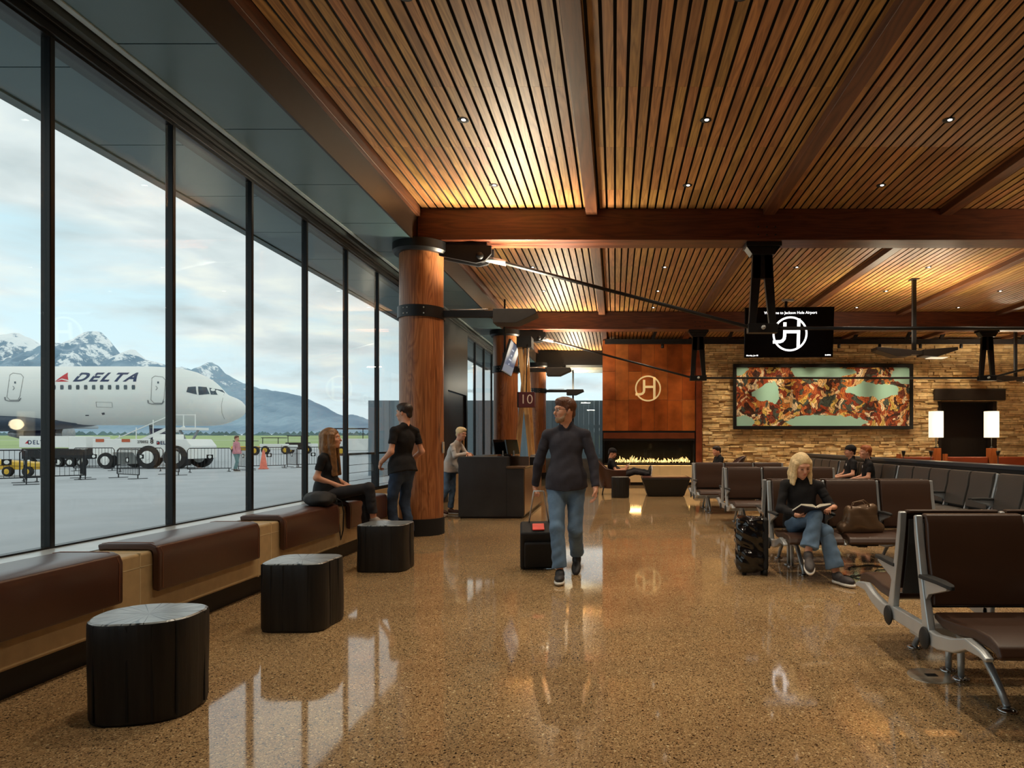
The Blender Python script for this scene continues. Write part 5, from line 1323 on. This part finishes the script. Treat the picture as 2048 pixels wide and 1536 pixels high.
for px in (297,352): wheel(tg, TX(px), -1.0, .60, .4); wheel(tg, TX(px), 1.0, .60, .4)
wheel(tg, TX(212), -1.0, .42, .35); wheel(tg, TX(212), 1.0, .42, .35)
for px in (200,252): MB().box(TX(px-8),TX(px+8),-1.13,-1.10,TZ(884),TZ(878)).build('amber_light', simple('amber_lamp', C(196,90,50), .3), tg)
text_xz('270052', .19, TX(286), -1.12, TZ(884), bold=.003).build('fleet_number', M['blackm'], tg)
text_xz('8', .34, TX(304), -1.12, TZ(883), bold=.006).build('bay_number', M['blackm'], tg)
text_xz('DELTA', .24, TX(329), -1.12, TZ(886), bold=.008, space=1.2).build('airline_name', M['navy'], tg)
m_ = MB(); m_.add([(TX(314),-1.12,TZ(889)),(TX(320),-1.12,TZ(889)),(TX(318),-1.12,TZ(882))],[(0,1,2)]); m_.build('airline_triangle', M['red'], tg)
MB().box(TX(300),TX(318),-.9,.9,TZ(878),TZ(868)).build('cab', M['white'], tg, bevel=.02)
YV = 38.0
bt = empty('baggage_tractor', (at(110,900,YV).x,YV,-.06), 0, 'white baggage tractor with DELTA lettering under the jet engine', 'tractor')
bx_ = bt.location.x
TX2 = lambda px: at(px,0,YV-.9).x-bx_; TZ2 = lambda py: at(0,py,YV-.9).z+.06
MB().box(TX2(38),TX2(137),-.9,.9,TZ2(895),TZ2(872)).build('cargo_body', M['white'], bt, bevel=.02)
MB().box(TX2(137),TX2(172),-.9,.9,TZ2(898),TZ2(873)).build('tractor_cab', M['white'], bt, bevel=.02)
MB().box(TX2(40),TX2(182),-.8,.8,TZ2(918),TZ2(897)).build('chassis', M['black'], bt)
for px in (118,141,163): wheel(bt, TX2(px), -.85, .26, .25)
wheel(bt, TX2(60), -.85, .26, .25)
text_xz('DELTA', .32, TX2(76), -.91, TZ2(885), bold=.006, space=1.3).build('airline_name', M['navy'], bt)
m_ = MB(); m_.add([(TX2(50),-.91,TZ2(887)),(TX2(58),-.91,TZ2(887)),(TX2(56),-.91,TZ2(881))],[(0,1,2)]); m_.build('airline_triangle', M['red'], bt)
yc = empty('yellow_belt_loader', (at(35,920,27).x,27,-.06), 0, 'low yellow belt loader behind the barriers at the left edge', 'loader')
MB().bar((-1.5,0,.62),(1.1,0,.45),.8,.16).build('belt_arm', M['yellow'], yc, bevel=.02)
MB().bar((-1.4,0,.35),(1.0,0,.35),.7,.16).build('loader_frame', M['yellow'], yc, bevel=.02)
for x in (-.9,0,.8): wheel(yc, x, -.42, .2, .15, M['yellow'])
# air stairs
sx_ = at(360,870,40); ast = empty('air_stairs', (sx_.x,40,-.06), 0, 'white mobile boarding stairs beneath the jet nose', 'stairs')
mb = MB(); 
for i in range(10): mb.box(-3.6+.34*i,-3.2+.34*i,-.6,.6,.5+.16*i,.54+.16*i)
mb.build('step', M['bare'], ast)
MB().bar((-3.8,-.6,.6),(-.1,-.6,2.3),.08,.18).bar((-3.8,.6,.6),(-.1,.6,2.3),.08,.18).box(-.2,1.3,-.7,.7,2.1,2.25).build('stringer', M['white'], ast)
mb = MB(); mb.bar((-3.8,-.6,1.4),(-.1,-.6,3.0),.05,.05); mb.bar((-.1,-.6,3.0),(1.3,-.6,3.0),.05,.05)
for x in (-3.2,-2.2,-1.2,-.1,.6,1.3): z = 2.25 if x > -.2 else .75+.45*(x+3.8); mb.bar((x,-.6,z),(x,-.6,z+.78),.04,.04)
mb.build('handrail', M['white'], ast)
MB().bar((1.1,0,2.1),(.1,0,.3),.1,.1).bar((0,0,2.1),(1.0,0,.3),.1,.1).box(-3.9,1.2,-.5,.5,.25,.42).build('support', M['bare'], ast)
for x in (-3.4,.8): wheel(ast, x, -.5, .28, .2)
# distant vehicles
def farveh(px, py, Y, l, h, col, lab, cab=True):
    p = at(px,py,Y); c = empty('service_vehicle', (p.x,Y,-.06), 0, lab, 'vehicle', 'vehicles out on the airfield')
    MB().box(-l/2,l*.2,-1,1,.5,h*.8).build('body', col, c, bevel=.08)
    MB().bar((-l*.4,-.9,h*.8),(-l*.4,-.9,h*1.25),.06,.06).bar((l*.1,-.9,h*.8),(l*.1,-.9,h*1.25),.06,.06).box(-l*.45,l*.15,-.9,.9,h*1.25,h*1.3).build('canopy', M['black'], c)
    if cab: MB().box(l*.2+.05,l/2,-.9,.9,.5,h*.72).build('cab', M['white'], c, bevel=.05)
    for x in (-l*.3,l*.35): wheel(c, x, -.95, .48, .3, M['yellow'])
farveh(558,905,78,3.6,1.5,M['white'],'small white tractor far out beyond the barriers, left of the seated woman')
farveh(604,903,82,3.2,1.7,M['black'],'dark vehicle far out beyond the barriers beside the white tractor')
farveh(722,899,70,5.5,2.2,M['white'],'white box truck far out, seen between seated woman and standing man')
farveh(500,903,72,3.0,1.2,M['yellow'],'yellow ground cart far out right of the jet nose', False)
cn = empty('traffic_cone', (at(527,935,34).x,34,-.06), 0, 'pale orange traffic cone among the barriers', 'cone')
MB().lathe([(.24,0),(.24,.05),(.19,.06),(.05,.95),(.02,.97)], (0,0,0), 20).build('cone_body', M['coneo'], cn, True)
MB().lathe([(.125,.42),(.098,.62)], (0,0,.0), 20).build('reflective_band', M['white'], cn, True)
# ---------------------------------------------------------------- crowd barriers
def barrier(w_):
    r = empty('crowd_barrier', (0,0,0), 0, 'x', 'barrier', 'steel crowd barriers on the apron')
    pts = [(-w_/2,0,.16),(-w_/2,0,1.0),(-w_/2+.08,0,1.1),(w_/2-.08,0,1.1),(w_/2,0,1.0),(w_/2,0,.16),(-w_/2,0,.16)]
    MB().tube(pts, .02, 8).build('frame', M['galv'], r, True)
    mb = MB(); n = int(w_/.13)
    for i in range(1,n): x = -w_/2+w_*i/n; mb.bar((x,0,.16),(x,0,1.1),.012,.012)
    mb.build('upright_bars', M['galv'], r)
    for s in (-1,1):
        MB().bar((s*(w_/2-.1),-.32,.02),(s*(w_/2-.1),.32,.02),.05,.02).bar((s*(w_/2-.1),0,.02),(s*(w_/2-.1),0,.18),.03,.03).build('foot', M['galv'], r)
    MB().box(-.13,.13,-.022,-.012,.60,.80).build('plate', M['blackm'], r)
    sharp(MB().lathe([(.05,-.004),(.07,-.004),(.07,0),(.05,0)], (0,-.024,.70), 14, 'y').build('plate_emblem', M['white'], r))
    return r
bl_ = [(0,26,966,'first from the left edge of the window'),(33,68,968,'second from the left edge, its foot nearest the window'),(74,136,961,'just left of the first thick mullion'),(143,189,958,'just right of the first thick mullion'),(152,224,942,'behind the others in front of the white tractor'),(218,294,957,'with a black plate in front of the white tug'),(250,312,943,'behind the tug\'s rear tyre'),(316,374,950,'left of the gap under the jet nose'),(392,447,944,'standing alone under the jet nose'),(464,510,940,'just left of the traffic cone'),(519,557,937,'right of the traffic cone'),(565,604,935,'left of the seated woman\'s hair'),(612,640,934,'directly behind the seated woman')]
BP = None
for i, (a, b, py, lab) in enumerate(bl_):
    Yb = (CH+.06)*F/(py-VY); wid = (b-a)*Yb/F; full = 1.75
    if BP is None: BP = barrier(full); r = BP
    else: r = copy_tree(BP)
    r.location = (at((a+b)/2,0,Yb).x, Yb, -.06); ang = math.acos(min(.99,max(.62,wid/full))); r.rotation_euler = (0,0,ang*(1 if i % 2 == 0 else -1)*.9)
    r['label'] = 'steel crowd barrier on the apron, '+lab
# ---------------------------------------------------------------- screen fence, railing
mb = MB(); x = -10.1
while x < 9: mb.box(x+.003,x+.212,27.2+(int(x*31)%3)*.006,27.3,-.06,3.02); x += .215
fe = mb.build('screen_fence', M['fence']); tag(fe, 'tall grey vertical board fence outside the end windows', 'fence')
mb = MB()
for z in (.7,1.9): mb.box(-10.1,9,27.3,27.36,z,z+.12)
mb.build('fence_rail', M['fence'], fe)
rl = empty('cable_railing', (-5.0,13,-.06), 0, 'dark cable railing on the apron behind the standing man', 'railing')
for y in (-.6,.75,2.1,3.45,4.8): MB().box(-.03,.03,y-.03,y+.03,0,1.12).build('post', M['galv'], rl)
MB().box(-.035,.035,-.6,4.8,1.12,1.16).build('top_rail', M['galv'], rl)
for z in (.18,.33,.48,.63,.78,.93): MB().tube([(0,-.6,z),(0,4.8,z)], .005, 5).build('cable', M['galv'], rl)
# ================================================================ people
V3 = np.array
def stand(h=1.75):
    return dict()
# walking man with a roller case
J = dict(pel=(0,0,.92), hem=(0,0,.90), bel=(0,.03,1.06), che=(0,.0,1.27), nek=(0,-.01,1.475), hed=(.015,.035,1.605),
 shR=(.195,-.01,1.385), elR=(.275,-.05,1.10), wrR=(.315,-.13,.865), shL=(-.195,.01,1.385), elL=(-.265,.04,1.10), wrL=(-.285,.13,.87),
 hiR=(.09,.02,.88), knR=(.075,.17,.49), anR=(.045,.20,.10), toR=(.035,.40,.045), hiL=(-.09,-.01,.88), knL=(-.09,.04,.47), anL=(-.085,-.30,.17), toL=(-.085,-.16,.03),
 haR=((.05,-.25,-.97),(-.9,-.1,.1),1.25), haL=((0,.15,-.98),(.9,.1,0),.35))
human('man in charcoal pullover and jeans walking with a roller case', (-.47,6.42,0), PI, J,
 dict(head=(math.radians(-58),-.02,0), hair=('short',M['hairb']), beard=True, glasses=True, shirt=(M['cloth_dk'],'long'), collar=True, vneck=.06, pants=M['jeans'], shoe=M['shoe_b'], sole=M['sole'], build=1.04, hs=1.02, flare=.018, ss=1.03))
rc_ = empty('roller_suitcase', (-.80,6.95,0), .15, 'black roller suitcase with red tag pulled by the walking man', 'suitcase')
mt_ = Matrix.Rotation(.45,4,'X')
MB().box(-.19,.19,-.12,.12,.05,.50).xf(mt_).build('case_body', M['fabric_bk'], rc_, bevel=.03, seg=4)
MB().box(-.15,.15,-.16,-.115,.10,.40).xf(mt_).build('front_pocket', M['fabric_bk'], rc_, bevel=.02, seg=3)
for s in (-1,1): MB().lathe([(.001,-.015),(.04,-.015),(.04,.015),(.001,.015)], (s*.15,-.04,.04), 16, 'x').build('wheel', M['rubber'], rc_, True)
MB().tube([tuple(mt_ @ Vector((s,.09,.5))) for s in (-.1,)]+[(-.06,-.50,.83),(.03,-.52,.83)]+[tuple(mt_ @ Vector((.1,.09,.5)))], .008, 8).build('pull_handle', M['alu'], rc_, True)
MB().box(-.07,.05,-.085,.03,.505,.52).xf(mt_).build('luggage_tag', M['redtag'], rc_, bevel=.01)
# man leaning by the column, hands near his pocket
J = dict(pel=(0,0,.95), hem=(0,-.01,.93), bel=(0,.03,1.08), che=(0,-.03,1.33), nek=(0,-.06,1.555), hed=(0,-.03,1.69),
 shR=(.19,-.05,1.46), elR=(.25,-.10,1.18), wrR=(.20,.10,1.03), shL=(-.20,-.05,1.46), elL=(-.25,-.06,1.18), wrL=(-.20,.17,1.04),
 hiR=(.09,.0,.92), knR=(.10,.06,.50), anR=(.11,-.04,.09), toR=(.14,.15,.045), hiL=(-.09,.0,.92), knL=(-.09,.10,.50), anL=(-.10,.02,.09), toL=(-.12,.22,.045),
 haL=((.2,.55,-.8),(.8,-.4,-.2),.6), haR=((-.2,.5,-.8),(-.8,-.4,-.2),.6))
human('man in black T-shirt and blue jeans leaning beside the log column', (-2.79,8.72,0), math.radians(62), J,
 dict(head=(math.radians(18),-.08,0), hair=('short',M['hairdk']), shirt=(M['cloth_bk'],'short'), pants=M['jeansdk'], build=1.02, flare=.008))
# seated woman on the bench
J = dict(pel=(0,0,.755), hem=(0,0,.75), che=(0,.02,1.04), nek=(0,.0,1.225), hed=(0,.045,1.345),
 shR=(.165,-.005,1.14), elR=(.195,-.05,.92), wrR=(.08,.15,.825), shL=(-.165,.0,1.14), elL=(-.20,-.02,.92), wrL=(-.05,.19,.83),
 hiR=(.09,.03,.73), knR=(.05,.46,.80), anR=(.02,.50,.46), toR=(.05,.70,.40), hiL=(-.09,.03,.73), knL=(-.07,.42,.70), anL=(-.04,.40,.30), toL=(.02,.58,.22),
 haR=((-.75,.6,-.1),(0,-.1,-1),.5), haL=((.7,.5,-.1),(0,-.1,-1),.5))
human('woman with long hair in black top and leggings sitting on the bench', (-3.17,7.32,0), -PI/2+.12, J,
 dict(head=(math.radians(2),.02,0), hair=('long',M['hairom'],.40), hairfwd=.03, shirt=(M['cloth_bk'],'short'), pants=M['trous'], build=.86, hs=.97, shoe=M['shoe_g'], ss=.95, hemf=.82, hsz=.88, skin=M['skin']))
bp_ = SDF(); bp_.ell((0,0,.07),(.16,.20,.075),None,.03); bp_.ell((.03,-.12,.05),(.12,.12,.055),None,.05)
bpk = empty('backpack', (-3.10,6.98,.645), .2, 'slumped black backpack lying on the bench beside the seated woman', 'backpack')
nobj('pack_body', [bp_.mesh(.008,.004,.8)], M['fabric_bk'], bpk)
MB().tube([(.10,.12,.08),(.18,.18,.02),(.20,.20,-.10),(.19,.22,-.30),(.17,.20,-.40),(.15,.24,-.28),(.13,.18,.04)], .008, 6).build('hanging_strap', M['fabric_bk'], bpk, True)
# woman at the gate desk
J = dict(pel=(0,0,.84), hem=(0,.0,.80), bel=(0,.02,.97), che=(0,.08,1.14), nek=(0,.16,1.335), hed=(0,.225,1.455),
 shR=(.16,.13,1.25), elR=(.19,.20,1.06), wrR=(.02,.34,1.10), shL=(-.16,.14,1.25), elL=(-.18,.24,1.08), wrL=(-.02,.36,1.08),
 hiR=(.08,-.02,.82), knR=(.08,-.02,.46), anR=(.07,-.20,.13), toR=(.07,-.06,.035), hiL=(-.08,.0,.82), knL=(-.06,.02,.45), anL=(-.05,-.02,.09), toL=(-.04,.16,.04),
 haR=((-.7,.6,.0),(0,0,-1),.4), haL=((.7,.6,0),(0,0,-1),.4))
human('blonde woman in light grey sweater standing behind the gate desk', (-2.98,12.0,0), -PI/2-.25, J,
 dict(fine=False, head=(math.radians(-12),-.2,0), hair=('short',M['hairbl']), shirt=(M['cloth_lg'],'long'), pants=M['jeans'], build=.86, hs=.95, shoe=simple('brown_boot', C(86,52,38), .5), ss=.95))
# reading woman
J = dict(pel=(0,0,.50), hem=(0,.01,.50), che=(.01,.02,.80), nek=(.02,.05,.965), hed=(.03,.105,1.075),
 shR=(.185,.03,.895), elR=(.24,.10,.655), wrR=(.13,.32,.615), shL=(-.17,.03,.885), elL=(-.26,.10,.67), wrL=(-.215,.31,.685),
 hiR=(.09,.05,.49), knR=(-.00,.46,.625), anR=(.10,.56,.30), toR=(.13,.72,.175), hiL=(-.09,.05,.47), knL=(-.10,.44,.47), anL=(-.17,.52,.10), toL=(-.24,.68,.045),
 haR=((-.75,.5,.0),(-.1,.2,.95),.75), haL=((.72,.55,-.05),(.1,.1,-.98),.5))
human('blonde woman in black shirt and jeans reading with legs crossed', (1.86,6.62,0), PI, J,
 dict(head=(math.radians(8),-.42,.05), down=True, hair=('bob',M['hairbl'],.17), shirt=(M['cloth_bk'],'long'), collar=True, vneck=.12, pants=M['jeans'], build=.93, flare=.035, hemf=.88, shoe=simple('dark_running_shoe', C(56,50,50), .6, 0, .3, 30), sole=M['sole'], hsz=.9))
bk_ = empty('open_book', (1.83,6.17,.66), math.radians(12), 'open book with pale pages held by the reading woman', 'book')
bt_ = Matrix.Rotation(math.radians(-22),4,'X')
m_ = MB().strip([(-.155,.03),(-.08,.012),(0,.0),(.08,.012),(.155,.03)], .003, -.10, .10, 'y').xf(bt_); m_.build('book_cover', M['cover'], bk_)
m_ = MB().strip([(-.148,.042),(-.10,.036),(-.04,.030),(-.004,.012)], [.006,.010,.013,.006], -.095, .095, 'y').xf(bt_); m_.build('page_block', M['page'], bk_)
m_ = MB().strip([(.148,.042),(.10,.036),(.04,.030),(.004,.012)], [.006,.010,.013,.006], -.095, .095, 'y').xf(bt_); m_.build('page_block', M['page'], bk_)
# wrapped roller bag
gb = empty('wrapped_roller_bag', (1.36,6.62,0), -.1, 'glossy black plastic wrapped roller bag standing by the seat end', 'suitcase')
s_ = SDF(); s_.box((-.02,0,.30),(.10,.12,.23),.03,None,.02); s_.ell((-.06,-.05,.40),(.11,.14,.16),None,.05); s_.ell((-.04,-.08,.16),(.13,.10,.13),None,.05)
nobj('plastic_wrap', [s_.mesh(.006,.006,.95)], M['plastic'], gb)
MB().box(.07,.15,-.14,.14,.05,.56).build('case_side', M['fabric_bk'], gb, bevel=.025, seg=3)
for y in (-.10,.10): MB().lathe([(.001,-.02),(.04,-.02),(.04,.02),(.001,.02)], (.12,y,.04), 16, 'x').build('wheel', M['rubber'], gb, True)
MB().lathe([(.001,-.02),(.035,-.02),(.035,.02),(.001,.02)], (-.08,-.08,.035), 16, 'x').build('wheel', M['rubber'], gb, True)
MB().tube([(.10,-.08,.56),(.10,-.07,.60),(.10,.07,.60),(.10,.08,.56)], .010, 8).build('carry_handle', M['bag'], gb, True)
# handbag
hb_ = empty('handbag', (2.37,6.42,.425), .05, 'bronze brown leather tote lying open on the seat beside the reading woman', 'handbag')
s_ = SDF(); s_.cone((-.17,0,.05),(.17,0,.05),.06,.06,.02); s_.cone((-.10,0,.22),(.11,0,.24),.055,.05,.08); s_.ell((0,0,.12),(.17,.085,.13),None,.06); s_.ell((-.02,0,.30),(.10,.05,.06),None,.03,True); s_.half((0,0,.005),(0,0,-1))
nobj('bag_body', [s_.mesh(.007,.004,.6)], M['bag'], hb_)
MB().tube([(-.12,-.03,.20),(-.10,-.06,.30),(0,-.07,.325),(.06,-.05,.28),(.08,-.03,.22)], .007, 8).build('strap', M['bag'], hb_, True)
MB().tube([(-.10,.03,.20),(-.04,.05,.29),(.04,.05,.30),(.09,.03,.22)], .007, 8).build('strap', M['bag'], hb_, True)
# two men on the partition row
def sit(dy=0, lean=0):
    return dict(pel=(0,.02,.49), hem=(0,.02,.48), che=(0,-.03+lean,.80), nek=(0,-.04+lean*1.3,1.0), hed=(0,-.01+lean*1.5,1.125),
     shR=(.18,-.03+lean,.92), elR=(.23,.02+lean,.68), wrR=(.10,.26+lean,.62), shL=(-.18,-.03+lean,.92), elL=(-.23,.02+lean,.68), wrL=(-.08,.27+lean,.62),
     hiR=(.10,.05,.48), knR=(.14,.48,.50), anR=(.15,.46,.09), toR=(.17,.66,.045), hiL=(-.10,.05,.48), knL=(-.14,.48,.50), anL=(-.15,.46,.09), toL=(-.17,.66,.045),
     haR=((-.8,.5,0),(0,0,-1),.5), haL=((.8,.5,0),(0,0,-1),.5))
em = simple('shirt_emblem_white', C(220,220,220), .6)
p1 = human('man in black cap and black polo sitting against the partition', (4.60,13.05,0), PI/2, sit(),
 dict(fine=False, head=(math.radians(-8),0,0), hair=('cap',M['hairdk']), beard=False, shirt=(M['cloth_bk'],'short'), collar=True, pants=M['trous']))
p2 = human('ginger haired man in black polo sitting against the partition', (4.58,11.95,0), PI/2-.15, sit(0,.06),
 dict(fine=False, head=(math.radians(12),.05,0), hair=('short',M['hairred']), shirt=(M['cloth_bk'],'short'), collar=True, pants=M['trous']))
for p in (p1,p2):
    MB().ball((-.08,.145 if p is p2 else .09,.87), (.022,.004,.026), 12, 6).build('shirt_emblem', em, p, True)
# reclining man by the fire
J = dict(pel=(0,.02,.46), hem=(0,.02,.46), che=(0,-.10,.74), nek=(0,-.13,.91), hed=(0,-.08,1.03),
 shR=(.17,-.11,.84), elR=(.22,.0,.60), wrR=(.08,.24,.62), shL=(-.17,-.11,.84), elL=(-.22,.02,.60), wrL=(-.04,.26,.64),
 hiR=(.09,.06,.45), knR=(.08,.48,.56), anR=(.05,.86,.50), toR=(.05,.90,.72), hiL=(-.09,.06,.45), knL=(-.08,.46,.60), anL=(-.04,.84,.56), toL=(-.05,.90,.76),
 haR=((-.3,.6,.6),(-.5,0,.3),.6), haL=((.3,.6,.6),(.4,-.1,.3),.6))
human('man in dark cap reclining in the armchair with feet on the table', (.02,16.72,0), -PI/2, J,
 dict(fine=False, head=(math.radians(-4),-.3,0), hair=('cap',M['hairdk']), shirt=(M['cloth_bk'],'short'), pants=M['trous']))
ph = MB().box(-.035,.035,-.006,.006,-.07,.07).build('mobile_phone', M['white']); ph.location = (.36,16.70,.76); ph.rotation_euler = (-.5,0,-PI/2); tag(ph, 'pale mobile phone held up by the reclining man', 'phone')
J = sit(); J.update(knR=(.02,.46,.60), anR=(-.16,.50,.46), toR=(-.26,.66,.50), hed=(0,.03,1.09), che=(0,-.02,.78))
human('dark haired bearded man in the far armchair, mostly hidden by seats', (2.50,16.2,0), PI/2+.25, J,
 dict(fine=False, head=(math.radians(10),-.1,0), hair=('short',M['hairdk']), shirt=(M['cloth_bk'],'short'), pants=M['trous']))
# a worker far out on the apron
J = dict(pel=(0,0,.90), hem=(0,0,.86), che=(0,0,1.22), nek=(0,0,1.42), hed=(0,.02,1.55), shR=(.18,0,1.34), elR=(.24,0,1.08), wrR=(.24,.08,.84), shL=(-.18,0,1.34), elL=(-.24,0,1.08), wrL=(-.24,.08,.84),
 hiR=(.09,0,.86), knR=(.09,.08,.47), anR=(.09,.02,.09), toR=(.09,.2,.04), hiL=(-.09,0,.86), knL=(-.09,-.02,.47), anL=(-.09,-.15,.10), toL=(-.09,.03,.04))
human('person in pink top walking far out on the apron', (at(473,0,31).x,31,-.06), -PI/2, J,
 dict(fine=False, head=(0,0,0), hair=('short',M['hairb']), shirt=(simple('pink_top', C(206,140,150), .8),'long'), pants=simple('teal_trousers', C(110,140,140), .8)))
